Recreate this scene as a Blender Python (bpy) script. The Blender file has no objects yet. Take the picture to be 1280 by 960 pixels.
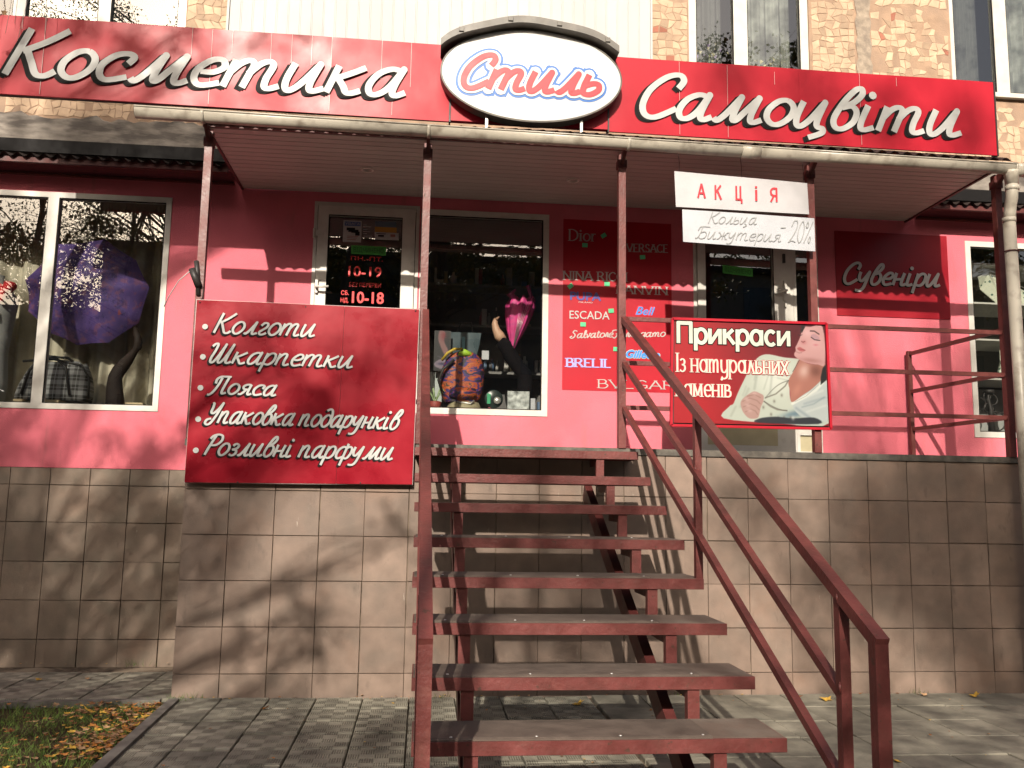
import bpy, math, random
import numpy as np
from mathutils import Vector, Matrix
random.seed(7)
rng = np.random.default_rng(7)
R = math.radians
SC = bpy.context.scene
COL = SC.collection

# ------------------------------------------------------------------ camera
cam_d = bpy.data.cameras.new("camera")
cam = bpy.data.objects.new("camera", cam_d)
COL.objects.link(cam)
SC.camera = cam
cam_d.sensor_fit = 'HORIZONTAL'
cam_d.sensor_width = 36.0
cam_d.lens = 36.0 * 1100.0 / 1280.0
cam_d.clip_start = 0.05
cam_d.clip_end = 2000
yaw, pitch, roll = 0.0990, 0.1320, 0.0162
cy, sy, cp, sp = math.cos(yaw), math.sin(yaw), math.cos(pitch), math.sin(pitch)
fw = Vector((sy * cp, cy * cp, sp))
rt = Vector((cy, -sy, 0.0))
up = rt.cross(fw)
r2 = rt * math.cos(roll) + up * math.sin(roll)
u2 = -rt * math.sin(roll) + up * math.cos(roll)
cam.matrix_world = Matrix(((r2.x, u2.x, -fw.x, 1.587), (r2.y, u2.y, -fw.y, -6.128),
                           (r2.z, u2.z, -fw.z, 1.296), (0, 0, 0, 1)))

# ------------------------------------------------------------------ light
SUNV = Vector((-0.22, -1.0, 0.535)).normalized()      # towards the sun
world = bpy.data.worlds.new("World")
SC.world = world
world.use_nodes = True
wn = world.node_tree.nodes
wn.clear()
wo = wn.new('ShaderNodeOutputWorld')
wb = wn.new('ShaderNodeBackground')
sky = wn.new('ShaderNodeTexSky')
sky.sky_type = 'NISHITA'
sky.sun_disc = False
sky.sun_elevation = math.asin(SUNV.z)
sky.sun_rotation = math.atan2(SUNV.x, SUNV.y)
sky.air_density = 1.0
sky.dust_density = 6.0
wb.inputs['Strength'].default_value = 0.10
world.node_tree.links.new(sky.outputs[0], wb.inputs[0])
world.node_tree.links.new(wb.outputs[0], wo.inputs[0])
sun_d = bpy.data.lights.new("sun", 'SUN')
sun_d.energy = 5.0
sun_d.angle = R(0.53)
sun_d.color = (1.0, 0.91, 0.79)
sun = bpy.data.objects.new("sun", sun_d)
sun.rotation_euler = SUNV.to_track_quat('Z', 'Y').to_euler()
sun.location = (-3, -12, 9)
COL.objects.link(sun)
vs = SC.view_settings
vs.view_transform = 'Standard'
vs.look = 'None'
vs.exposure = 0.46
vs.gamma = 1.0
vs.use_curve_mapping = False
SC.cycles.max_bounces = 8
SC.cycles.transparent_max_bounces = 24
SC.cycles.use_denoising = True

# ------------------------------------------------------------------ helpers: materials
def lin(c):
    return tuple(((v / 255) / 12.92 if v / 255 <= 0.04045 else ((v / 255 + 0.055) / 1.055) ** 2.4) for v in c)

MATS = {}
def mat(name, col, rough=0.6, spec=0.5, vary=0.12, vscale=6.0, bump=0.0, bscale=60.0, metal=0.0, dirt=None,
        dscale=3.0, damt=0.5, rand=0.0, stretch=(1, 1, 1), coat=0.0, emit=None, bdist=0.004, dsharp=(0.45, 0.7), marks=None):
    """principled material, world-position noise for tone, dirt patches, fine relief"""
    if name in MATS:
        return MATS[name]
    m = bpy.data.materials.new(name)
    m.use_nodes = True
    N, L = m.node_tree.nodes, m.node_tree.links
    b = N['Principled BSDF']
    b.inputs['Roughness'].default_value = rough
    b.inputs['Specular IOR Level'].default_value = spec
    b.inputs['Metallic'].default_value = metal
    b.inputs['Coat Weight'].default_value = coat
    b.inputs['Coat Roughness'].default_value = 0.25
    geo = N.new('ShaderNodeNewGeometry')
    mp = N.new('ShaderNodeMapping')
    mp.inputs['Scale'].default_value = stretch
    L.new(geo.outputs['Position'], mp.inputs[0])
    def noise(sc, det=4):
        n = N.new('ShaderNodeTexNoise')
        n.inputs['Scale'].default_value = sc
        n.inputs['Detail'].default_value = det
        L.new(mp.outputs[0], n.inputs['Vector'])
        return n
    def ramp(src, a, bb, lo=0.0, hi=1.0):
        r = N.new('ShaderNodeMapRange')
        r.inputs['From Min'].default_value = a
        r.inputs['From Max'].default_value = bb
        r.inputs['To Min'].default_value = lo
        r.inputs['To Max'].default_value = hi
        L.new(src, r.inputs['Value'])
        return r.outputs[0]
    n1 = noise(vscale, 5)
    f = ramp(n1.outputs[0], 0.3, 0.7, 1 - vary, 1 + vary)
    if rand:
        oi = N.new('ShaderNodeObjectInfo')
        rr = ramp(oi.outputs['Random'], 0, 1, 1 - rand, 1 + rand)
        mm = N.new('ShaderNodeMath'); mm.operation = 'MULTIPLY'
        L.new(f, mm.inputs[0]); L.new(rr, mm.inputs[1])
        f = mm.outputs[0]
    vm = N.new('ShaderNodeVectorMath'); vm.operation = 'SCALE'
    vm.inputs[0].default_value = col
    L.new(f, vm.inputs['Scale'])
    out = vm.outputs[0]
    if dirt:
        n2 = noise(dscale, 6)
        k = ramp(n2.outputs[0], dsharp[0], dsharp[1], 0, damt)
        mx = N.new('ShaderNodeMix'); mx.data_type = 'RGBA'
        L.new(k, mx.inputs['Factor']); L.new(out, mx.inputs['A'])
        mx.inputs['B'].default_value = (*dirt, 1)
        out = mx.outputs['Result']
    for (mc, msc, mlo, mhi, mst, mam) in (marks or ()):
        mp2 = N.new('ShaderNodeMapping'); mp2.inputs['Scale'].default_value = mst
        mp2.inputs['Location'].default_value = (msc, msc * .7, 3.1)
        L.new(geo.outputs['Position'], mp2.inputs[0])
        n3 = N.new('ShaderNodeTexNoise'); n3.inputs['Scale'].default_value = msc; n3.inputs['Detail'].default_value = 7
        n3.inputs['Roughness'].default_value = 0.62
        L.new(mp2.outputs[0], n3.inputs['Vector'])
        k = ramp(n3.outputs[0], mlo, mhi, 0, mam)
        mx = N.new('ShaderNodeMix'); mx.data_type = 'RGBA'
        L.new(k, mx.inputs['Factor']); L.new(out, mx.inputs['A']); mx.inputs['B'].default_value = (*mc, 1)
        out = mx.outputs['Result']
    L.new(out, b.inputs['Base Color'])
    r1 = ramp(n1.outputs[0], 0.3, 0.7, max(0.02, rough - 0.08), min(1, rough + 0.08))
    L.new(r1, b.inputs['Roughness'])
    if bump:
        nb = noise(bscale, 5)
        bp = N.new('ShaderNodeBump')
        bp.inputs['Strength'].default_value = bump
        bp.inputs['Distance'].default_value = bdist
        L.new(nb.outputs[0], bp.inputs['Height'])
        L.new(bp.outputs[0], b.inputs['Normal'])
    if emit:
        b.inputs['Emission Color'].default_value = (*emit[0], 1)
        b.inputs['Emission Strength'].default_value = emit[1]
    MATS[name] = m
    return m

def glass_mat(name, ior=0.14, tint=(0.86, 0.88, 0.86), wob=0.02):
    m = bpy.data.materials.new(name); m.use_nodes = True
    N, L = m.node_tree.nodes, m.node_tree.links
    N.clear()
    o = N.new('ShaderNodeOutputMaterial')
    t = N.new('ShaderNodeBsdfTransparent'); t.inputs[0].default_value = (*tint, 1)
    g = N.new('ShaderNodeBsdfGlossy'); g.inputs['Roughness'].default_value = 0.0
    g.inputs[0].default_value = (1, 1, 1, 1)
    lw = N.new('ShaderNodeLayerWeight'); lw.inputs['Blend'].default_value = 0.5
    pw_ = N.new('ShaderNodeMath'); pw_.operation = 'POWER'; pw_.inputs[1].default_value = 5.0
    L.new(lw.outputs['Facing'], pw_.inputs[0])
    fr = N.new('ShaderNodeMath'); fr.operation = 'MULTIPLY_ADD'; fr.inputs[1].default_value = 0.85; fr.inputs[2].default_value = ior
    L.new(pw_.outputs[0], fr.inputs[0])
    mx = N.new('ShaderNodeMixShader')
    geo = N.new('ShaderNodeNewGeometry')
    n = N.new('ShaderNodeTexNoise'); n.inputs['Scale'].default_value = 2.5; n.inputs['Detail'].default_value = 1
    bp = N.new('ShaderNodeBump'); bp.inputs['Strength'].default_value = wob; bp.inputs['Distance'].default_value = 0.02
    L.new(geo.outputs['Position'], n.inputs['Vector']); L.new(n.outputs[0], bp.inputs['Height'])
    L.new(bp.outputs[0], g.inputs['Normal'])
    L.new(fr.outputs[0], mx.inputs[0]); L.new(t.outputs[0], mx.inputs[1]); L.new(g.outputs[0], mx.inputs[2])
    L.new(mx.outputs[0], o.inputs[0])
    return m

def print_mat(name, rough=0.45, spec=0.4):
    m = bpy.data.materials.new(name); m.use_nodes = True
    N, L = m.node_tree.nodes, m.node_tree.links
    b = N['Principled BSDF']
    b.inputs['Roughness'].default_value = rough
    b.inputs['Specular IOR Level'].default_value = spec
    a = N.new('ShaderNodeVertexColor'); a.layer_name = 'print'
    L.new(a.outputs[0], b.inputs['Base Color'])
    return m

# ------------------------------------------------------------------ helpers: objects
def obj(name, me, m=None, parent=None, kind=None, label=None, loc=None):
    o = bpy.data.objects.new(name, me)
    COL.objects.link(o)
    if m is not None and me is not None and not me.materials:
        for x in (m if isinstance(m, (list, tuple)) else [m]):
            me.materials.append(x)
    if parent is not None:
        o.parent = parent
    if loc is not None:
        o.location = loc
    if kind:
        o['kind'] = kind
    if label:
        o['label'] = label
    return o

def thing(name, label, cat, loc=(0, 0, 0), group=None):
    o = bpy.data.objects.new(name, None)
    o.empty_display_size = 0.1
    COL.objects.link(o)
    o.location = (0, 0, 0)
    o['label'] = label
    o['category'] = cat
    if group:
        o['group'] = group
    return o

def tag(o, label, cat, group=None):
    o['label'] = label
    o['category'] = cat
    if group:
        o['group'] = group
    return o

class MB:
    def __init__(s):
        s.v = []; s.f = []; s.smooth = []; s.mi = []; s.cur = 0
    def add(s, vs_, fs, smooth=False):
        n = len(s.v)
        s.v += [tuple(p) for p in vs_]
        for f in fs:
            s.f.append([i + n for i in f]); s.smooth.append(smooth); s.mi.append(s.cur)
    def box(s, x0, x1, y0, y1, z0, z1, bev=0.0):
        if bev:
            return s.bevbox(x0, x1, y0, y1, z0, z1, bev)
        v = [(x0, y0, z0), (x1, y0, z0), (x1, y1, z0), (x0, y1, z0), (x0, y0, z1), (x1, y0, z1), (x1, y1, z1), (x0, y1, z1)]
        s.add(v, [(0, 3, 2, 1), (4, 5, 6, 7), (0, 1, 5, 4), (1, 2, 6, 5), (2, 3, 7, 6), (3, 0, 4, 7)])
        return s
    def bevbox(s, x0, x1, y0, y1, z0, z1, b):
        # box whose front (-y) face edges are chamfered
        v = [(x0, y0 + b, z0), (x1, y0 + b, z0), (x1, y0 + b, z1), (x0, y0 + b, z1),
             (x0 + b, y0, z0 + b), (x1 - b, y0, z0 + b), (x1 - b, y0, z1 - b), (x0 + b, y0, z1 - b),
             (x0, y1, z0), (x1, y1, z0), (x1, y1, z1), (x0, y1, z1)]
        f = [(4, 5, 6, 7), (0, 1, 5, 4), (1, 2, 6, 5), (2, 3, 7, 6), (3, 0, 4, 7),
             (0, 8, 9, 1), (1, 9, 10, 2), (2, 10, 11, 3), (3, 11, 8, 0), (9, 8, 11, 10)]
        s.add(v, f)
        return s
    def quad(s, a, b, c, d):
        s.add([a, b, c, d], [(0, 1, 2, 3)]); return s
    def bar(s, a, b, w, h=None, upv=(0, 0, 1)):
        """rectangular bar from a to b"""
        h = h or w
        a = Vector(a); b = Vector(b)
        d = (b - a).normalized()
        u = Vector(upv)
        if abs(d.dot(u)) > 0.98:
            u = Vector((0, 1, 0))
        r = d.cross(u).normalized(); u = r.cross(d)
        v = []
        for p in (a, b):
            for i, j in ((-1, -1), (1, -1), (1, 1), (-1, 1)):
                v.append(p + r * i * w / 2 + u * j * h / 2)
        s.add(v, [(0, 1, 2, 3), (7, 6, 5, 4), (0, 4, 5, 1), (1, 5, 6, 2), (2, 6, 7, 3), (3, 7, 4, 0)])
        return s
    def tube(s, pts, rad, n=8, cap=True, flat=1.0):
        pts = [Vector(p) for p in pts]
        rad = rad if isinstance(rad, (list, tuple)) else [rad] * len(pts)
        rings = []
        prev = None
        for i, p in enumerate(pts):
            d = (pts[min(i + 1, len(pts) - 1)] - pts[max(i - 1, 0)]).normalized()
            if prev is None:
                r = d.orthogonal().normalized()
            else:
                r = (prev - d * prev.dot(d)).normalized()
            prev = r
            u = d.cross(r)
            rings.append([p + (r * math.cos(2 * math.pi * k / n) + u * math.sin(2 * math.pi * k / n) * flat) * rad[i] for k in range(n)])
        v = [q for rg in rings for q in rg]
        f = []
        for i in range(len(pts) - 1):
            for k in range(n):
                f.append((i * n + k, i * n + (k + 1) % n, (i + 1) * n + (k + 1) % n, (i + 1) * n + k))
        if cap:
            f.append(tuple(range(n - 1, -1, -1)))
            f.append(tuple(range((len(pts) - 1) * n, len(pts) * n)))
        s.add(v, f, True)
        return s
    def lathe(s, prof, c, n=16, axis='z'):
        """prof: list of (r, h)"""
        v = []
        for r, h in prof:
            for k in range(n):
                a = 2 * math.pi * k / n
                if axis == 'z':
                    v.append((c[0] + r * math.cos(a), c[1] + r * math.sin(a), c[2] + h))
                else:
                    v.append((c[0] + r * math.cos(a), c[1] + h, c[2] + r * math.sin(a)))
        f = []
        for i in range(len(prof) - 1):
            for k in range(n):
                f.append((i * n + k, i * n + (k + 1) % n, (i + 1) * n + (k + 1) % n, (i + 1) * n + k))
        f.append(tuple(range(n - 1, -1, -1)))
        f.append(tuple(range((len(prof) - 1) * n, len(prof) * n)))
        s.add(v, f, True)
        return s
    def mesh(s, name='mesh'):
        me = bpy.data.meshes.new(name)
        me.from_pydata(s.v, [], s.f)
        me.polygons.foreach_set('use_smooth', s.smooth)
        if any(s.mi):
            me.polygons.foreach_set('material_index', s.mi)
        me.update()
        return me
    def build(s, name, m=None, parent=None, **k):
        return obj(name, s.mesh(name), m, parent, **k)

# ------------------------------------------------------------------ materials
M = {}
M['pink'] = mat('pink_stucco', (0.60, 0.142, 0.180), 0.85, 0.2, 0.10, 1.6, 0.8, 110, dirt=(0.40, 0.12, 0.13), dscale=2.2, damt=0.35, bdist=0.004, marks=(((0.30, .13, .12), 2.6, .58, .70, (3, 3, .5), .35), ((.66, .22, .25), 1.1, .55, .75, (1, 1, 1), .35)))
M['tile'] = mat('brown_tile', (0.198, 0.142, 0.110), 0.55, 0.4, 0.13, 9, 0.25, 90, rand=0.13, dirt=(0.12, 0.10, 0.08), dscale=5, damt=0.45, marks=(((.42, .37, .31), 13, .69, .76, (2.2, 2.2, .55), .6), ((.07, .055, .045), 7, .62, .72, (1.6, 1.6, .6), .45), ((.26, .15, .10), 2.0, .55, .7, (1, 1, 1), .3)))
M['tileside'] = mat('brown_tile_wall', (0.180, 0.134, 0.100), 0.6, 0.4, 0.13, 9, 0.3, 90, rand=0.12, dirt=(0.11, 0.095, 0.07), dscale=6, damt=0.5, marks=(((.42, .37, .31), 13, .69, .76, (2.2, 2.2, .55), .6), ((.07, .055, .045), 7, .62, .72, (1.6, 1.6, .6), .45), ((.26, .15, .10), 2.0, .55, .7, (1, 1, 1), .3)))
M['grout'] = mat('tile_grout', (0.105, 0.080, 0.060), 0.95, 0.1, 0.5, 25, 0.5, 120, dirt=(.24, .19, .14), dscale=3.2, damt=0.9, dsharp=(.48, .56))
M['coping'] = mat('grey_coping', (0.105, 0.092, 0.076), 0.7, 0.3, 0.45, 14, 0.7, 50, dirt=(0.06, 0.055, 0.05), dscale=11, damt=0.7)
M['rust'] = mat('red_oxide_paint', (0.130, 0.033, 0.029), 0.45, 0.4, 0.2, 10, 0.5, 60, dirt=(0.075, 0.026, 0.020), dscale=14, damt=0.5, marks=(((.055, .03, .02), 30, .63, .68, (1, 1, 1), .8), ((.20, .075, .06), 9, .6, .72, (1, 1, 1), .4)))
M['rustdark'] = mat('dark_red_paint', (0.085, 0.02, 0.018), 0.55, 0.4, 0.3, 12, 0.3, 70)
M['red'] = mat('red_vinyl', (0.36, 0.012, 0.024), 0.38, 0.20, 0.08, 3, 0.10, 3.2, bdist=0.02)
M['redsheet'] = mat('red_vinyl_sheet', (0.245, 0.007, 0.016), 0.30, 0.18, 0.16, 5, 0.12, 4.5, bdist=0.02)
M['poster'] = mat('red_poster', (0.36, 0.003, 0.014), 0.5, 0.3, 0.06, 5)
M['maroon'] = mat('maroon_sheet', (0.26, 0.004, 0.012), 0.45, 0.35, 0.10, 4)
M['white'] = mat('white_print', (0.41, 0.41, 0.395), 0.45, 0.4, 0.05, 20)
M['offwhite'] = mat('grey_print', (0.50, 0.47, 0.45), 0.5, 0.3, 0.05, 20)
M['black'] = mat('black_print', (0.009, 0.008, 0.008), 0.6, 0.12, 0.1, 20)
M['pvc'] = mat('white_window_plastic', (0.55, 0.53, 0.48), 0.35, 0.5, 0.06, 8, dirt=(0.35, 0.31, 0.26), dscale=9, damt=0.3)
M['gutter'] = mat('cream_gutter_plastic', (0.40, 0.365, 0.30), 0.4, 0.5, 0.10, 6, dirt=(0.16, 0.13, 0.10), dscale=10, damt=0.75, dsharp=(0.52, 0.72))
M['siding'] = mat('white_siding', (0.45, 0.45, 0.445), 0.55, 0.12, 0.05, 3, dirt=(0.40, 0.39, 0.37), dscale=1.3, damt=0.4, rand=0.04)
M['ceil'] = mat('ceiling_panel', (0.40, 0.375, 0.345), 0.5, 0.4, 0.06, 3, rand=0.05)
M['roof'] = mat('dark_roof_sheet', (0.03, 0.02, 0.018), 0.7, 0.3, 0.5, 12, 0.4, 40, dirt=(0.09, 0.075, 0.06), dscale=18, damt=0.5, dsharp=(0.58, 0.7))
M['mortar'] = mat('facade_mortar', (0.33, 0.225, 0.155), 0.9, 0.2, 0.18, 9, 0.6, 80, dirt=(0.26, 0.19, 0.145), dscale=4, damt=0.6)
M['mortargrey'] = mat('grey_patched_mortar', (0.21, 0.185, 0.16), 0.9, 0.2, 0.35, 12, 0.9, 40, dirt=(0.07, 0.06, 0.055), dscale=9, damt=0.75, stretch=(0.5, 1, 1.6), dsharp=(0.45, 0.6))
M['stone'] = mat('cream_stone', (0.42, 0.30, 0.205), 0.8, 0.3, 0.14, 14, 0.5, 90, rand=0.28)
M['stonered'] = mat('red_stone', (0.30, 0.12, 0.08), 0.8, 0.3, 0.14, 14, 0.5, 90, rand=0.2)
M['greyplastic'] = mat('dark_grey_trim', (0.11, 0.10, 0.085), 0.5, 0.5, 0.15, 12, dirt=(0.22, 0.20, 0.17), dscale=14, damt=0.4)
M['ovalface'] = mat('white_sign_face', (0.52, 0.52, 0.51), 0.3, 0.5, 0.02, 4)
M['signred'] = mat('bright_red_print', (0.60, 0.028, 0.04), 0.4, 0.4, 0.03, 10)
M['signblue'] = mat('blue_print', (0.03, 0.13, 0.40), 0.4, 0.4, 0.03, 10)
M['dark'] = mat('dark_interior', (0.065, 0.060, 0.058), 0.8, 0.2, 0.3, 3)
M['shelf'] = mat('shelf_grey', (0.20, 0.19, 0.18), 0.6, 0.3, 0.15, 8)
M['curtain'] = mat('beige_curtain', (0.44, 0.40, 0.31), 0.9, 0.1, 0.15, 8, 0.3, 120)
M['mattop'] = mat('worn_tread_surface', (0.128, 0.094, 0.074), 0.75, 0.3, 0.22, 9, 0.5, 60, dirt=(0.20, 0.17, 0.14), dscale=5, damt=0.5)
M['matdark'] = mat('rubber_strip', (0.105, 0.080, 0.064), 0.8, 0.3, 0.22, 12, 0.5, 60)
M['steel'] = mat('bright_steel', (0.55, 0.53, 0.50), 0.35, 0.5, 0.1, 20, metal=0.7)
M['darksteel'] = mat('dark_steel', (0.03, 0.026, 0.024), 0.5, 0.4, 0.2, 20)
M['card'] = mat('white_card', (0.40, 0.41, 0.435), 0.4, 0.4, 0.05, 5, 0.25, 5, bdist=0.02)
M['cardwarm'] = mat('pale_pink_card', (0.40, 0.39, 0.40), 0.4, 0.4, 0.06, 5, 0.25, 5, bdist=0.02)
M['ink'] = mat('pale_marker_ink', (0.27, 0.275, 0.27), 0.6, 0.2, 0.1, 30)
M['green'] = mat('green_paper', (0.10, 0.42, 0.14), 0.7, 0.2, 0.06, 30)
M['greensign'] = mat('green_sign', (0.06, 0.30, 0.05), 0.6, 0.3, 0.1, 20)
M['redfilm'] = mat('red_film', (0.70, 0.03, 0.03), 0.5, 0.4, 0.03, 20)
M['glass'] = glass_mat('window_glass', 0.15)
M['kerb'] = mat('concrete_kerb', (0.17, 0.155, 0.135), 0.9, 0.2, 0.25, 10, 0.8, 40, dirt=(0.06, 0.055, 0.045), dscale=7, damt=0.6)

def slab_mat(name, col, ribs):
    m = mat(name, col, 0.85, 0.25, 0.22, 7, 0.0, 60, rand=0.15, dirt=(0.055, 0.052, 0.043), dscale=4, damt=0.6)
    N, L = m.node_tree.nodes, m.node_tree.links
    b = N['Principled BSDF']
    geo = N.new('ShaderNodeNewGeometry')
    n = N.new('ShaderNodeTexNoise'); n.inputs['Scale'].default_value = 55; n.inputs['Detail'].default_value = 6
    L.new(geo.outputs['Position'], n.inputs['Vector'])
    h = n.outputs[0]
    if ribs:
        mp = N.new('ShaderNodeMapping')
        mp.inputs['Location'].default_value = (-0.034, 0, 0.0371)
        L.new(geo.outputs['Position'], mp.inputs[0])
        ch = N.new('ShaderNodeTexChecker'); ch.inputs['Scale'].default_value = 1 / 0.075
        L.new(mp.outputs[0], ch.inputs[0])
        wv = N.new('ShaderNodeTexWave'); wv.bands_direction = 'X'; wv.inputs['Scale'].default_value = 1 / 0.0125 / 3.14159
        wv.inputs['Distortion'].default_value = 0.4
        L.new(geo.outputs['Position'], wv.inputs[0])
        mm = N.new('ShaderNodeMath'); mm.operation = 'MULTIPLY'
        L.new(ch.outputs['Fac'], mm.inputs[0]); L.new(wv.outputs['Fac'], mm.inputs[1])
        ad = N.new('ShaderNodeMath'); ad.operation = 'MULTIPLY_ADD'
        ad.inputs[1].default_value = 0.9
        L.new(mm.outputs[0], ad.inputs[0]); L.new(h, ad.inputs[2])
        h = ad.outputs[0]
        # base colour is multiplied darker along the ribs
        src = b.inputs['Base Color'].links[0].from_socket
        mx = N.new('ShaderNodeMix'); mx.data_type = 'RGBA'; mx.blend_type = 'MULTIPLY'
        k = N.new('ShaderNodeMath'); k.operation = 'MULTIPLY'; k.inputs[1].default_value = 0.55
        L.new(mm.outputs[0], k.inputs[0])
        L.new(k.outputs[0], mx.inputs['Factor']); L.new(src, mx.inputs['A'])
        mx.inputs['B'].default_value = (0.3, 0.28, 0.25, 1)
        sn = N.new('ShaderNodeVectorMath'); sn.operation = 'SNAP'; sn.inputs[1].default_value = (.075, .075, 10)
        L.new(mp.outputs[0], sn.inputs[0])
        wn_ = N.new('ShaderNodeTexWhiteNoise'); L.new(sn.outputs[0], wn_.inputs['Vector'])
        mr = N.new('ShaderNodeMapRange'); mr.inputs['To Min'].default_value = .84; mr.inputs['To Max'].default_value = 1.16
        L.new(wn_.outputs['Value'], mr.inputs['Value'])
        sc_ = N.new('ShaderNodeVectorMath'); sc_.operation = 'SCALE'
        L.new(mx.outputs['Result'], sc_.inputs[0]); L.new(mr.outputs[0], sc_.inputs['Scale'])
        L.new(sc_.outputs[0], b.inputs['Base Color'])
    bp = N.new('ShaderNodeBump'); bp.inputs['Strength'].default_value = 0.7; bp.inputs['Distance'].default_value = 0.006
    L.new(h, bp.inputs['Height']); L.new(bp.outputs[0], b.inputs['Normal'])
    return m
M['slabrib'] = slab_mat('ribbed_paving', (0.265, 0.248, 0.195), True)
M['slab'] = slab_mat('plain_paving', (0.235, 0.215, 0.168), False)

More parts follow.
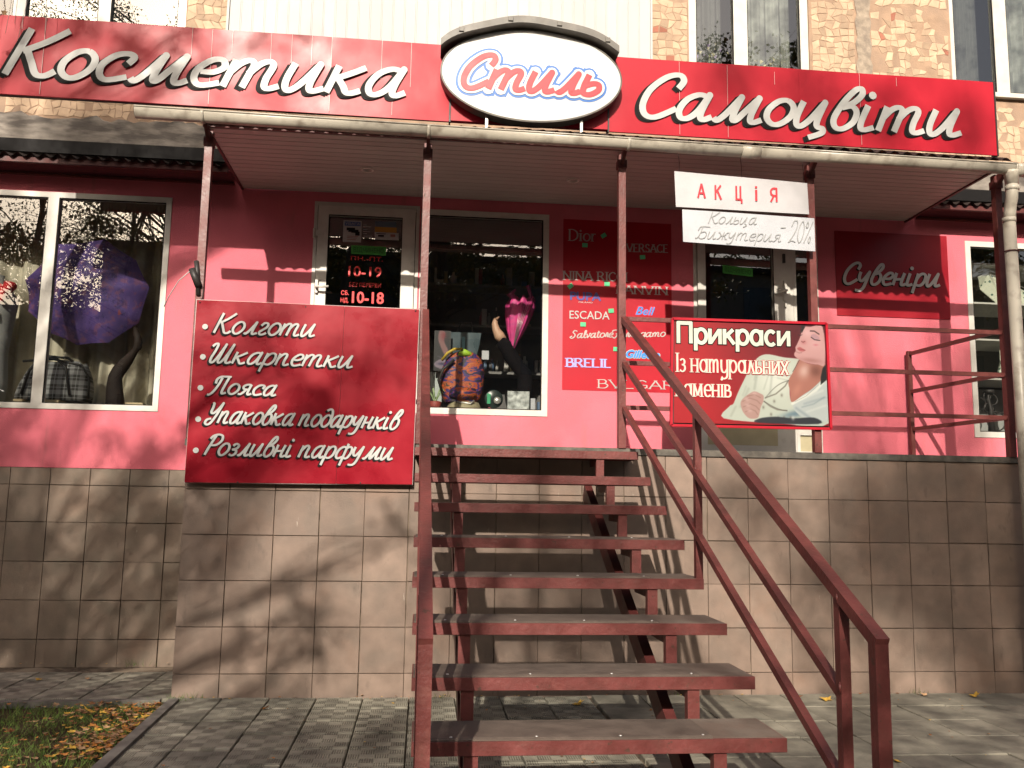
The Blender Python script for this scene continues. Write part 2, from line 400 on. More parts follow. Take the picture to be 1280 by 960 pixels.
# ------------------------------------------------------------------ lettering: a drawn pen alphabet
E_ = None   # corner marker
def G(adv, *strokes):
    return adv, strokes
O_ = [(.52, .98), (.25, .93), (.04, .60), (.05, .25), (.26, .01), (.5, .04), (.73, .35), (.74, .72), (.52, .98)]
GL = {
 'К': G(1.22, [(0.12, 1.68), (0.0, 0)], [(1.05, 1.68), (.62, 1.22), (.16, .86)], [(.26, .9), (.5, .45), (.72, .06), (.95, .02), (1.14, .2)]),
 'С': G(1.12, [(.92, 1.18), (1.0, 1.5), (.82, 1.72), (.48, 1.6), (.14, 1.1), (.06, .5), (.22, .08), (.55, .0), (1.05, .38)]),
 'о': G(.92, O_),
 'с': G(.86, [(.66, .62), (.74, .86), (.56, .98), (.28, .9), (.05, .56), (.08, .2), (.3, .0), (.76, .14)]),
 'м': G(1.48, [(.0, .12), (.12, .02), (.32, .3), (.62, 1.0), E_, (.62, 1.0), (.55, .45), (.56, .08), (.68, .1), (.86, .45), (1.14, 1.0), E_, (1.14, 1.0), (1.06, .4), (1.08, .08), (1.2, .02), (1.4, .14)]),
 'е': G(.84, [(.14, .5), (.46, .5), (.68, .7), (.58, .95), (.32, .94), (.06, .6), (.06, .22), (.28, .0), (.72, .12)]),
 'т': G(1.5, [(0.06, 1), (0, 0)], [(.02, .5), (.2, .86), (.4, 1.0), (.55, .86), (.52, .45), (.48, 0)], [(.5, .5), (.7, .88), (.9, 1.0), (1.04, .85), (.99, .4), (1.02, .08), (1.16, .01), (1.38, .12)]),
 'п': G(1.02, [(0.06, 1), (0, 0)], [(.02, .5), (.22, .88), (.42, 1.0), (.56, .85), (.51, .4), (.54, .08), (.68, .01), (.9, .12)]),
 'и': G(1.12, [(.06, 1), (-.0, .4), (.06, .06), (.2, .0), (.42, .3), (.7, 1), E_, (.7, 1), (.63, .4), (.66, .08), (.78, .01), (1.02, .13)]),
 'к': G(.98, [(.06, 1), (0, 0)], [(.76, .98), (.44, .74), (.05, .5)], [(.16, .54), (.36, .26), (.5, .03), (.66, .02), (.84, .12)]),
 'а': G(1.08, [(.72, .92), (.46, .99), (.16, .78), (.03, .35), (.14, .04), (.36, .04), (.58, .35), (.76, 1), E_, (.76, 1), (.68, .4), (.7, .08), (.82, .01), (1.02, .14)]),
 'л': G(.98, [(.0, .12), (.12, .02), (.32, .3), (.62, 1.0), E_, (.62, 1.0), (.55, .45), (.56, .09), (.68, .01), (.9, .13)]),
 'ь': G(.8, [(.06, 1), (0, .3), (.1, .02), (.36, .0), (.6, .22), (.56, .48), (.34, .56), (.04, .42)]),
 'ц': G(1.1, [(.06, 1), (-.0, .4), (.06, .06), (.2, .0), (.42, .3), (.7, 1), E_, (.7, 1), (.63, .3), (.68, .02), (.86, -.06), (.86, -.24), (.52, -.44)]),
 'в': G(.84, [(.24, .92), (.46, 1.1), (.62, 1.42), (.54, 1.66), (.36, 1.56), (.14, 1.05), (.0, .4), (.12, .04), (.36, .0), (.6, .28), (.62, .68), (.42, .92), (.14, .84)]),
 'і': G(.58, [(.06, 1), (0, .35), (.04, .06), (.18, .01), (.42, .12)], 'dot'),
 'з': G(.74, [(.1, .8), (.3, .98), (.54, .86), (.48, .62), (.2, .5), E_, (.2, .5), (.48, .42), (.5, .15), (.26, .0), (.0, .12)]),
 'н': G(1.02, [(.06, 1), (0, 0)], [(.02, .46), (.62, .5)], [(.66, 1), (.58, .4), (.6, .08), (.72, .01), (.94, .12)]),
 'р': G(.9, [(.1, 1), (-.02, -.6)], [(.04, .5), (.24, .88), (.5, .99), (.7, .78), (.66, .3), (.42, .02), (.12, .06)]),
 'у': G(.98, [(.04, 1), (.02, .6), (.14, .3), (.36, .32), (.7, 1), E_, (.7, 1), (.6, .2), (.5, -.3), (.3, -.52), (-.06, -.5)]),
 'ф': G(1.36, [(.72, 1.25), (.62, -.6)], [(.66, .9), (.4, .98), (.1, .7), (.04, .25), (.24, .0), (.6, .14)], [(.68, .86), (.96, .99), (1.18, .78), (1.14, .28), (.92, .0), (.62, .12)]),
 'я': G(1.02, [(.7, 1), (.64, .4), (.66, .08), (.78, .01), (.96, .13)], [(.68, .97), (.38, .97), (.16, .78), (.26, .54), (.64, .5)], [(.44, .5), (.26, .16), (.1, .02), (-.08, .06)]),
 'г': G(.7, [(.04, .74), (.22, .97), (.46, .93), (.5, .68), (.3, .44), (.08, .2), (.2, .0), (.44, .04), (.58, .16)]),
 'д': G(.92, O_, [(.74, .5), (.74, 1.0), (.6, 1.4), (.36, 1.5), (.12, 1.36)]),
 'ж': G(1.3, [(.0, .9), (.18, .9), (.4, .55), (.62, .5)], [(.0, .02), (.2, .1), (.4, .45), (.62, .5)], [(.66, 1), (.6, 0)], [(1.24, .92), (1.02, .9), (.82, .56), (.62, .5)], [(1.2, .06), (.98, .08), (.82, .44), (.62, .5)]),
 'Ш': G(1.62, [(-.16, 1.4), (-.02, 1.62), (.16, 1.6), (.16, 1.1), (.06, .4), (.12, .06), (.28, .04), (.48, .5), (.72, 1.6), E_, (.72, 1.6), (.6, .4), (.64, .06), (.8, .04), (1.0, .5), (1.24, 1.6), E_, (1.24, 1.6), (1.12, .4), (1.16, .06), (1.3, .02), (1.5, .14)]),
 'П': G(1.2, [(-.3, -.12), (-.12, -.14), (.1, .2), (.28, .9), (.34, 1.55)], [(.02, .95), (-.02, 1.35), (.2, 1.62), (.5, 1.66), (1.02, 1.66)], [(.86, 1.62), (.74, .5), (.76, .08), (.88, .0), (1.08, .12)]),
 'У': G(1.12, [(.04, 1.6), (.1, 1.66), (.16, 1.3), (.16, .92), (.36, .8), (.66, 1.1), (.92, 1.68), E_, (.92, 1.68), (.74, .7), (.5, .0), (.22, -.16), (.0, .0), (.08, .26), (.4, .36)]),
 'Р': G(1.0, [(.3, 1.62), (.12, .8), (.0, 0)], [(-.06, 1.34), (.1, 1.6), (.5, 1.72), (.84, 1.58), (.9, 1.2), (.62, .86), (.2, .8)]),
 'Б': G(1.22, [(-.2, .1), (-.05, 0), (.2, .5), (.34, 1.6)], [(-.1, 1.1), (.1, 1.6), (.6, 1.66), (1.2, 1.62)], [(.28, .8), (.7, .95), (1.0, .6), (.85, .1), (.4, .0), (.16, .2)]),
 # roman capitals / small letters for the perfume poster
 'D': G(1.25, [(.12, 0), (.12, 1.4)], [(.12, 1.4), (.6, 1.36), (1.02, 1.0), (1.02, .4), (.6, .04), (.12, 0)]),
 'i': G(.5, [(.18, 0), (.18, .9)], 'doti'), 'r': G(.72, [(.16, 0), (.16, .9)], [(.16, .55), (.34, .88), (.6, .86)]),
 'o': G(.92, [(.42, .92), (.1, .7), (.08, .25), (.42, 0), (.76, .25), (.76, .7), (.42, .92)]),
 'V': G(1.3, [(.04, 1.4), (.62, 0)], [(.62, 0), (1.16, 1.4)]),
 'E': G(1.0, [(.12, 0), (.12, 1.4)], [(.12, 1.4), (.85, 1.4)], [(.12, .72), (.7, .72)], [(.12, 0), (.9, 0)]),
 'R': G(1.2, [(.12, 0), (.12, 1.4)], [(.12, 1.4), (.6, 1.4), (.86, 1.08), (.6, .72), (.12, .72)], [(.5, .72), (1.05, 0)]),
 'S': G(.95, [(.76, 1.15), (.5, 1.4), (.16, 1.2), (.2, .85), (.66, .6), (.78, .25), (.48, 0), (.1, .2)]),
 'A': G(1.25, [(.04, 0), (.6, 1.4)], [(.6, 1.4), (1.16, 0)], [(.26, .5), (.94, .5)]),
 'C': G(1.2, [(1.02, 1.15), (.66, 1.4), (.22, 1.15), (.08, .7), (.22, .22), (.66, 0), (1.04, .25)]),
 'N': G(1.35, [(.14, 0), (.14, 1.4)], [(.14, 1.4), (1.14, 0)], [(1.14, 0), (1.14, 1.4)]),
 'I': G(.5, [(.22, 0), (.22, 1.4)]), 'L': G(1.0, [(.12, 1.4), (.12, 0)], [(.12, 0), (.88, 0)]),
 'B': G(1.05, [(.12, 0), (.12, 1.4)], [(.12, 1.4), (.6, 1.4), (.78, 1.1), (.6, .76), (.12, .76)], [(.4, .76), (.72, .74), (.92, .4), (.66, 0), (.12, 0)]),
 'G': G(1.25, [(1.02, 1.15), (.66, 1.4), (.22, 1.15), (.08, .7), (.22, .22), (.66, 0), (1.04, .2)], [(.7, .6), (1.06, .6)], [(1.06, .6), (1.06, .15)]),
 # latin handwriting
 's_': G(1.1, [(.95, 1.5), (.5, 1.7), (.25, 1.3), (.65, .8), (.6, .25), (.2, -.05), (-.1, .2), (.2, .45)]),
 'l_': G(.45, [(.0, .1), (.3, 1.0), (.35, 1.6), (.15, 1.5), (.1, .3), (.3, .0), (.45, .15)]),
 'v_': G(.8, [(.0, .9), (.2, .6), (.25, .0), (.55, .5), (.6, 1.0), (.8, .9)]),
 't_': G(.55, [(.2, 1.5), (.1, .3), (.3, .0), (.5, .15)], [(-.05, 1.05), (.5, 1.08)]),
 'r_': G(.6, [(.0, .1), (.2, 1.0), (.4, .85), (.35, .2), (.6, .1)]),
 'F_': G(1.2, [(-.3, 1.3), (-.1, 1.7), (1.3, 1.65)], [(.7, 1.65), (.5, .4), (.2, -.1), (-.1, .1)], [(.3, .85), (.95, .9)]),
 'g_': G(.9, [(.7, .9), (.3, .98), (.05, .5), (.25, .05), (.6, .3), (.75, 1), E_, (.75, 1), (.6, -.2), (.3, -.6), (.0, -.4), (.3, -.05), (.9, .2)]),
 'm_': G(1.3, [(.0, .9), (.1, 0)], [(.05, .4), (.3, .95), (.5, .8), (.45, 0)], [(.48, .4), (.75, .95), (.95, .8), (.9, .1), (1.2, .1)]),
 '2': G(1.0, [(.05, 1.2), (.3, 1.65), (.75, 1.6), (.8, 1.1), (.4, .45), (-.05, .0), E_, (-.05, 0), (.4, .12), (.95, .02)]),
 '0': G(1.0, [(.5, 1.65), (.15, 1.2), (.1, .5), (.4, .0), (.75, .3), (.85, 1.1), (.5, 1.65)]),
 '%': G(1.0, [(.9, 1.65), (.1, 0)], [(.2, 1.6), (.05, 1.35), (.2, 1.15), (.35, 1.35), (.2, 1.6)], [(.8, .5), (.65, .25), (.8, .0), (.95, .25), (.8, .5)]),
 '-': G(.7, [(.05, .7), (.5, .74)]), ' ': G(.62,),
}
def bowl(cx, cy_, rx, ry, a0=0, a1=360, n=14):
    return [(cx + rx * math.cos(R(a0 + (a1 - a0) * i / n)), cy_ + ry * math.sin(R(a0 + (a1 - a0) * i / n))) for i in range(n + 1)]
_b = bowl(.42, .5, .38, .45)
for k_, v_ in {
 'П': (1.3, [(.06, 0), (.06, 1.4)], [(1.0, 0), (1.0, 1.4)], [(-.03, 1.32), (1.09, 1.32)]),
 'р': (1.08, [(.06, 1.0), (.06, -.45)], bowl(.48, .5, .38, .45)),
 'и': (1.1, [(.06, 0), (.06, 1)], [(.1, .06), (.78, .94)], [(.82, 0), (.82, 1)]),
 'к': (.98, [(.06, 0), (.06, 1)], [(.72, .98), (.1, .48)], [(.3, .6), (.8, .02)]),
 'а': (1.1, _b, [(.82, 0), (.82, 1)]),
 'с': (.98, bowl(.44, .5, .38, .45, 45, 315)),
 'І': (.42, [(.12, 0), (.12, 1.4)]),
 'з': (.82, [(.04, .85), (.3, .97), (.54, .84), (.5, .6), (.22, .53)], [(.22, .53), (.54, .46), (.58, .18), (.3, .02), (.0, .14)]),
 'н': (1.06, [(.06, 0), (.06, 1)], [(.08, .5), (.74, .5)], [(.76, 0), (.76, 1)]),
 'т': (1.4, [(.06, 0), (.06, 1)], [(.06, .7), (.26, .96), (.46, .94), (.52, .7), (.52, 0)], [(.52, .7), (.74, .96), (.94, .94), (1.0, .7), (1.0, 0)]),
 'у': (1.0, [(.06, 1), (.06, .4), (.2, .08), (.5, .06), (.74, .3)], [(.76, 1), (.76, .0), (.66, -.34), (.3, -.44), (.06, -.3)]),
 'л': (1.0, [(.0, .08), (.14, .06), (.26, .4), (.38, 1)], [(.38, .98), (.8, 0)]),
 'ь': (.92, [(.06, 0), (.06, 1)], bowl(.36, .28, .32, .24, 140, -140)),
 'х': (.98, [(.04, 0), (.8, 1)], [(.04, 1), (.8, 0)]),
 'м': (1.3, [(.06, 0), (.1, 1)], [(.1, 1), (.5, .1)], [(.5, .1), (.92, 1)], [(.92, 1), (.98, 0)]),
 'е': (.95, [(.1, .52), (.76, .52), (.7, .86), (.42, .96), (.12, .8), (.05, .45), (.18, .1), (.45, .02), (.74, .14)]),
 'і': (.44, [(.12, 0), (.12, 1)], 'dot'),
 'в': (.95, [(.06, 0), (.06, 1)], [(.06, .96), (.46, .94), (.58, .74), (.42, .54), (.08, .52)], [(.3, .53), (.66, .44), (.68, .16), (.46, .03), (.06, .04)]),
 'А': (1.3, [(.06, 0), (.52, 1.4)], [(.52, 1.4), (.98, 0)], [(.2, .46), (.84, .46)]),
 'К': (1.1, [(.08, 0), (.08, 1.4)], [(.86, 1.4), (.14, .7)], [(.34, .9), (.9, 0)]),
 'Ц': (1.2, [(.08, 0), (.08, 1.4)], [(.82, 0), (.82, 1.4)], [(-.0, .07), (1.06, .07)], [(1.02, .1), (1.02, -.3)]),
 'Я': (1.1, [(.86, 0), (.86, 1.4)], [(.86, 1.33), (.4, 1.32), (.12, 1.1), (.16, .76), (.46, .62), (.86, .62)], [(.5, .62), (.08, 0)]),
}.items():
    GL['b' + k_ + '_'] = (v_[0], v_[1:])
def blk_text(t):
    return ''.join('b' + c + '_' if c != ' ' else ' ' for c in t)

def smooth_path(p, n=5):
    p = [Vector(q) for q in p]
    if len(p) == 2:
        return p
    o = []
    closed = (p[0] - p[-1]).length < 1e-6
    for i in range(len(p) - 1):
        a = p[i - 1] if i > 0 else (p[-2] if closed else p[0])
        d = p[i + 2] if i + 2 < len(p) else (p[1] if closed else p[-1])
        b, c = p[i], p[i + 1]
        for k in range(n):
            t = k / n
            o.append(0.5 * ((2 * b) + (c - a) * t + (2 * a - 5 * b + 4 * c - d) * t * t + (3 * b - a - 3 * c + d) * t ** 3))
    o.append(p[-1])
    return o

def toks(s):
    o = []; i = 0
    while i < len(s):
        if s[i:i + 1] == 'b' and s[i + 2:i + 3] == '_':
            o.append(s[i:i + 3]); i += 3
        elif i + 1 < len(s) and s[i + 1] == '_':
            o.append(s[i:i + 2]); i += 2
        else:
            o.append(s[i]); i += 1
    return o

def pen_word(mb, text, X0, X1, Z0, xh, Y, w, slant=0.42, Z1=None, dx=0, dz=0, grow=0.0, contrast=0.25, serif=0.0, track=0.0, roundcap=False, space=.62):
    """lettering drawn as flat pen strokes on the plane y=Y between X0 and X1; baseline runs Z0 -> Z1"""
    Z1 = Z0 if Z1 is None else Z1
    x = 0; items = []
    for ch in toks(text):
        adv, st = GL[ch]
        for s in st:
            items.append((x, s))
        x += (adv if ch != ' ' else space) + track
    # natural extents with slant
    items2 = []
    for ox, s in items:
        if isinstance(s, str):
            continue
        for q in s:
            if q is None:
                continue
            items2.append((ox + q[0], slant * q[1] * xh))
    k = 0.1 * xh
    for _ in range(60):
        ex = [a_ * k + b_ for a_, b_ in items2]
        lo, hi = min(ex), max(ex)
        k *= 1 + .6 * ((X1 - X0 - w) / (hi - lo) - 1)
    layer = 0
    def P(ox, q):
        X = X0 + w / 2 + ((ox + q[0]) * k + slant * q[1] * xh - lo)
        t = (X - X0) / (X1 - X0)
        return Vector((X + dx, Z0 + (Z1 - Z0) * t + q[1] * xh + dz))
    def disc(c, r, y):
        n = 12
        mb.add([(c.x + r * math.cos(2 * math.pi * i / n), y, c.y + r * math.sin(2 * math.pi * i / n)) for i in range(n)], [tuple(range(n))])
    for ox, s in items:
        layer += 1
        y = Y - layer * 0.00006
        if s == 'dot' or s == 'doti':
            disc(P(ox, (.1, 1.42) if s == 'dot' else (.18, 1.25)), w * 0.62 + grow / 2, y)
            continue
        parts = []; cur = []
        for q in s:
            if q is None:
                parts.append(cur); cur = []
            else:
                cur.append(q)
        parts.append(cur)
        for pi, pt in enumerate(parts):
            pts = [P(ox, q) for q in smooth_path([(a, b) for a, b in pt])]
            y -= 0.00004
            n = len(pts)
            vs_ = []
            ww = w + grow
            for i, p in enumerate(pts):
                d = (pts[min(i + 1, n - 1)] - pts[max(i - 1, 0)])
                if d.length < 1e-9:
                    d = Vector((1, 0))
                d.normalize()
                nn = Vector((-d.y, d.x))
                wi = w * (1 - contrast + contrast * abs(d.y)) + grow
                e = 0
                if i == 0: e = -grow / 2
                if i == n - 1: e = grow / 2
                c = p + d * e
                vs_.append((c.x + nn.x * wi / 2, y - i * 1e-6, c.y + nn.y * wi / 2))
                vs_.append((c.x - nn.x * wi / 2, y - i * 1e-6, c.y - nn.y * wi / 2))
            mb.add(vs_, [(2 * i, 2 * i + 1, 2 * i + 3, 2 * i + 2) for i in range(n - 1)])
            if len(parts) > 1 and pi > 0:
                disc(pts[0], ww * 0.5, y - 0.00002)
            if roundcap:
                disc(pts[0], ww / 2 * 0.98, y - 0.00003); disc(pts[-1], ww / 2 * 0.98, y - 0.000035)
            if serif and len(pt) == 2 and abs(pt[0][1] - pt[1][1]) > 0.5:
                for q in pt:
                    c = P(ox, q)
                    mb.quad((c.x - serif, y - 0.00005, c.y - w * .16), (c.x + serif, y - 0.00005, c.y - w * .16),
                            (c.x + serif, y - 0.00005, c.y + w * .16), (c.x - serif, y - 0.00005, c.y + w * .16))

def pen(name, m, parent, *a, **k):
    mb = MB(); pen_word(mb, *a, **k)
    return mb.build(name, m, parent)

def font_mesh(s, X0, X1, Z0, H, Y, shear=0.0, bold=0.0, Z1=None, sp=1.0):
    """block lettering from the built-in font, H = height of the capitals"""
    c = bpy.data.curves.new('lettering', 'FONT')
    c.body = s; c.size = 1.0; c.offset = bold; c.shear = shear; c.resolution_u = 3; c.space_character = sp
    t = bpy.data.objects.new('lettering', c)
    me = bpy.data.meshes.new_from_object(t)
    n = len(me.vertices)
    co = np.empty(n * 3); me.vertices.foreach_get('co', co); co = co.reshape(-1, 3)
    lo, hi = co[:, 0].min(), co[:, 0].max()
    Z1 = Z0 if Z1 is None else Z1
    u = (co[:, 0] - lo) / (hi - lo)
    out = np.c_[X0 + u * (X1 - X0), np.full(n, Y), Z0 + (Z1 - Z0) * u + co[:, 1] * H / 0.70]
    me.vertices.foreach_set('co', out.ravel())
    me.update()
    bpy.data.objects.remove(t); bpy.data.curves.remove(c)
    me.materials.clear()
    return me

def ftext(name, m, parent, *a, bold=0.0, **k):
    """bold lettering = the same outline laid several times, each a hair in front of the last"""
    me = font_mesh(*a, **k)
    if bold:
        H = a[4]; b_ = bold * H * 1.3
        n = len(me.vertices); co = np.empty(n * 3); me.vertices.foreach_get('co', co); co = co.reshape(-1, 3)
        polys = [tuple(p_.vertices) for p_ in me.polygons]
        V_, F_ = [], []
        for i_, (dx_, dz_) in enumerate(((0, 0), (1, 0), (-1, 0), (0, 1), (0, -1), (.7, .7), (-.7, .7), (.7, -.7), (-.7, -.7))):
            V_.append(co + np.array([dx_ * b_, -.00012 * i_, dz_ * b_])); F_ += [tuple(v_ + i_ * n for v_ in p_) for p_ in polys]
        me = bpy.data.meshes.new('lettering'); me.from_pydata(np.concatenate(V_).tolist(), [], F_); me.update()
    return obj(name, me, m, parent)

# ------------------------------------------------------------------ GROUND
M['earth'] = mat('dry_ground', (0.10, 0.085, 0.06), 0.95, 0.1, 0.3, 1.2, 0.6, 20)
MB().box(-400, 400, -400, 400, -0.9, -0.055).build('ground', M['earth'], kind='structure')
paving = MB().box(-3.2, 9.0, -6.8, 1.19, -0.052, -0.034).build('pavement', M['grout'], kind='structure')
random.seed(11)
def slab_mesh(nm, w, d, m):
    mb = MB()
    b = 0.004
    z0, z1 = -0.034, 0.0
    v = [(-w/2, -d/2, z0), (w/2, -d/2, z0), (w/2, d/2, z0), (-w/2, d/2, z0),
         (-w/2, -d/2, z1 - b), (w/2, -d/2, z1 - b), (w/2, d/2, z1 - b), (-w/2, d/2, z1 - b),
         (-w/2 + b, -d/2 + b, z1), (w/2 - b, -d/2 + b, z1), (w/2 - b, d/2 - b, z1), (-w/2 + b, d/2 - b, z1)]
    f = [(0, 1, 5, 4), (1, 2, 6, 5), (2, 3, 7, 6), (3, 0, 4, 7), (4, 5, 9, 8), (5, 6, 10, 9), (6, 7, 11, 10), (7, 4, 8, 11), (8, 9, 10, 11)]
    mb.add(v, f)
    me = mb.mesh(nm); me.materials.append(m)
    return me
sl1 = slab_mesh('slab', 0.292, 0.292, M['slabrib'])
sl2 = slab_mesh('slab', 0.325, 0.363, M['slab'])
def put_slab(me, x, y):
    o = bpy.data.objects.new('slab', me); COL.objects.link(o); o.parent = paving
    o.location = (x, y, random.uniform(-0.006, 0.0))
    o.rotation_euler = (random.gauss(0, 0.006), random.gauss(0, 0.006), random.gauss(0, 0.006))
cnt = 0
for i in range(-8, 9):
    for j in range(-6, 4):
        x = 0.49 + 0.3 * i; y = -0.19 + 0.3 * j + 0.0
        if x > 2.75: continue
        if x > 0.0 and y > 0.1: continue
        if x < 0.1 and y < -0.10: continue     # lawn
        if y > 1.1: continue
        put_slab(sl1, x, y); cnt += 1
for i in range(0, 12):
    for j in range(-6, 1):
        x = 2.93 + 0.331 * i; y = -0.20 + 0.37 * j
        put_slab(sl2, x, y); cnt += 1
# rest of the walk, towards and past the camera, joined
mb = MB()
def slabs_joined(mb, x0, nx, dx, y0, ny, dy):
    for i in range(nx):
        for j in range(ny):
            cx = x0 + i * dx; cyy = y0 - j * dy; z = random.uniform(-0.006, 0)
            mb.add([(cx - dx/2 + .004, cyy - dy/2 + .004, z), (cx + dx/2 - .004, cyy - dy/2 + .004, z), (cx + dx/2 - .004, cyy + dy/2 - .004, z), (cx - dx/2 + .004, cyy + dy/2 - .004, z),
                    (cx - dx/2 + .004, cyy - dy/2 + .004, -.034), (cx + dx/2 - .004, cyy - dy/2 + .004, -.034), (cx + dx/2 - .004, cyy + dy/2 - .004, -.034), (cx - dx/2 + .004, cyy + dy/2 - .004, -.034)],
                   [(0, 1, 2, 3), (4, 5, 1, 0), (5, 6, 2, 1), (6, 7, 3, 2), (7, 4, 0, 3)])
slabs_joined(mb, 0.49, 8, 0.3, -2.29, 15, 0.3)
mb.build('slab_rows', M['slabrib'], paving, kind='stuff')
mb = MB(); slabs_joined(mb, 2.93, 18, 0.331, -2.79, 11, 0.37)
mb.build('slab_rows', M['slab'], paving, kind='stuff')
MB().box(-40, 50, -11.8, -6.85, -0.05, -0.03).build('street', mat('asphalt', (0.055, 0.052, 0.048), 0.9, 0.3, 0.2, 8, 0.5, 60), kind='structure')
MB().box(-40, 50, -6.85, -6.7, -0.05, 0.06).build('street_kerb', M['kerb'], kind='structure')

# kerb strip between lawn and walk
kb = thing('lawn_kerb', 'narrow sunken concrete kerb bordering the leaf strewn lawn corner', 'kerb')
def kerb_run(a, b, w):
    a = Vector(a); b = Vector(b)
    n = max(1, round((b - a).length / 1.0))
    for i in range(n):
        p = a.lerp(b, i / n); q = a.lerp(b, (i + 1) / n)
        d = (q - p).normalized() * 0.004
        MB().bar((p.x + d.x, p.y + d.y, -0.02), (q.x - d.x, q.y - d.y, -0.02), w, 0.07).build('kerb_stone', M['kerb'], kb)
kerb_run((0.055, -0.12), (0.14, -3.1), 0.062)
kerb_run((-0.02, -0.14), (-3.1, -0.27), 0.05)

# lawn
def grass_patch():
    m = mat('grass_blade', (0.10, 0.17, 0.03), 0.7, 0.3, 0.45, 18, dirt=(0.22, 0.19, 0.06), dscale=9, damt=0.6)
    n = 26000
    x = rng.uniform(-3.0, 0.06, n); y = rng.uniform(-3.2, -0.17, n)
    keep = (x < 0.02 + (-y) * 0.028 - 0.0) & ((rng.random(n) < 0.8) | (y > -1.8))
    dens = np.sin(x * 9 + 1) * np.sin(y * 11) + rng.normal(0, .6, n)
    keep &= dens > -0.9
    x, y = x[keep], y[keep]; n = len(x)
    h = rng.uniform(0.015, 0.06, n); a = rng.uniform(0, 6.28, n); w = rng.uniform(0.0015, 0.003, n)
    lx = rng.normal(0, .6, n) * h; ly = rng.normal(0, .6, n) * h
    z = np.full(n, -0.022)
    p0 = np.c_[x - np.cos(a) * w, y - np.sin(a) * w, z]
    p1 = np.c_[x + np.cos(a) * w, y + np.sin(a) * w, z]
    p2 = np.c_[x + lx, y + ly, z + h]
    v = np.stack([p0, p1, p2], 1).reshape(-1, 3)
    me = bpy.data.meshes.new('grass')
    me.from_pydata(v.tolist(), [], np.arange(3 * n).reshape(-1, 3).tolist())
    o = obj('grass', me, m, kind='stuff')
    o['label'] = 'short patchy green lawn strewn with fallen leaves'
    MB().box(-3.2, 0.05, -3.2, -0.16, -0.05, -0.024).build('lawn_soil', mat('soil', (0.06, 0.045, 0.025), 0.95, 0.1, 0.4, 20, 0.8, 40), kind='structure')
grass_patch()

wd = MB(); rw = random.Random(4)
for (cx, cyy, n_) in ((-.08, 1.10, 60), (.06, -.10, 26), (-.55, 1.14, 16), (.15, -.02, 14), (1.75, -.03, 10), (5.1, -.02, 12), (3.4, -.03, 8)):
    for i in range(n_):
        x, y = cx + rw.gauss(0, .05), min(cyy + rw.gauss(0, .03), 1.17 if cyy > .5 else -.008); h = rw.uniform(.01, .05); a = rw.uniform(0, 6.28)
        wd.add([(x - .002, y, -.01), (x + .002, y, -.01), (x + math.cos(a) * h * .8, y + math.sin(a) * h * .4, h)], [(0, 1, 2)])
wo_ = wd.build('weeds', mat('weed_green', (.07, .10, .03), .8, .2, .3, 30), kind='stuff'); wo_['label'] = 'small weeds growing in the joint between paving and wall'
leafcols = [mat('leaf_yellow', (0.50, 0.30, 0.05), 0.7, 0.3, 0.25, 40), mat('leaf_orange', (0.42, 0.17, 0.04), 0.7, 0.3, 0.25, 40),
            mat('leaf_brown', (0.20, 0.09, 0.04), 0.8, 0.2, 0.3, 40), mat('leaf_tan', (0.36, 0.22, 0.12), 0.8, 0.2, 0.3, 40)]
def leaf_pts(c, size, seed, curl=0.3):
    rr = random.Random(seed)
    a0 = rr.uniform(0, 6.28)
    lob = [1.0, .55, .85, .5, .7, .45, .35, .45, .7, .5, .85, .55]
    pts = []
    tx, ty = rr.uniform(-.35, .35), rr.uniform(-.35, .35)
    for i, l in enumerate(lob):
        a = a0 + i * 2 * math.pi / len(lob)
        r = size * l * rr.uniform(.85, 1.1) * 0.6
        x, y = r * math.cos(a), r * math.sin(a)
        z = tx * x + ty * y + curl * (x * x) / size + rr.uniform(0, .08) * size
        pts.append((c[0] + x, c[1] + y, c[2] + abs(z) + 0.003))
    return pts
def add_leaf(mb, c, size, seed, curl=0.3):
    p = leaf_pts(c, size, seed, curl)
    n = len(p)
    mb.add([(c[0], c[1], c[2] + 0.002)] + p, [(0, i + 1, (i + 1) % n + 1) for i in range(n)])
mb = MB()
for i in range(1000):
    x = -abs(random.gauss(0, 1.2)) + 0.02; y = random.uniform(-2.4, -0.18)
    if x < -2.6: continue
    if random.random() < .33: x = -abs(random.gauss(0, .16)) - y * .02; y = random.uniform(-1.4, -.2)
    elif y > -0.5 and random.random() < .4: x = random.uniform(-.45, .03)
    if x > 0.02 - y * 0.03: continue
    mb.cur = random.choices([0, 1, 2, 3], [2, 3, 5, 4])[0]
    add_leaf(mb, (x, y, random.uniform(-.015, .012)), random.uniform(.016, .06), i, .5)
lo_ = mb.build('leaf_litter', None, kind='stuff')
for m in leafcols: lo_.data.materials.append(m)
lo_['label'] = 'dense litter of small brown and yellow leaves on the lawn'
mb = MB()
for i in range(120):
    if random.random() < .55:
        x = random.uniform(-2, 6.3); y = (-.015 if x > 0 else 1.17) - abs(random.gauss(0, .04))
    else:
        x = random.uniform(.2, 6); y = random.uniform(-2, -.1)
    mb.cur = random.choices([0, 1, 2, 3], [2, 2, 3, 4])[0]
    add_leaf(mb, (x, y, 0.001), random.uniform(.01, .03), 500 + i)
lo_ = mb.build('leaf_litter', None, kind='stuff')
for m in leafcols: lo_.data.materials.append(m)
lo_['label'] = 'scattered small dry leaf scraps on the paving'
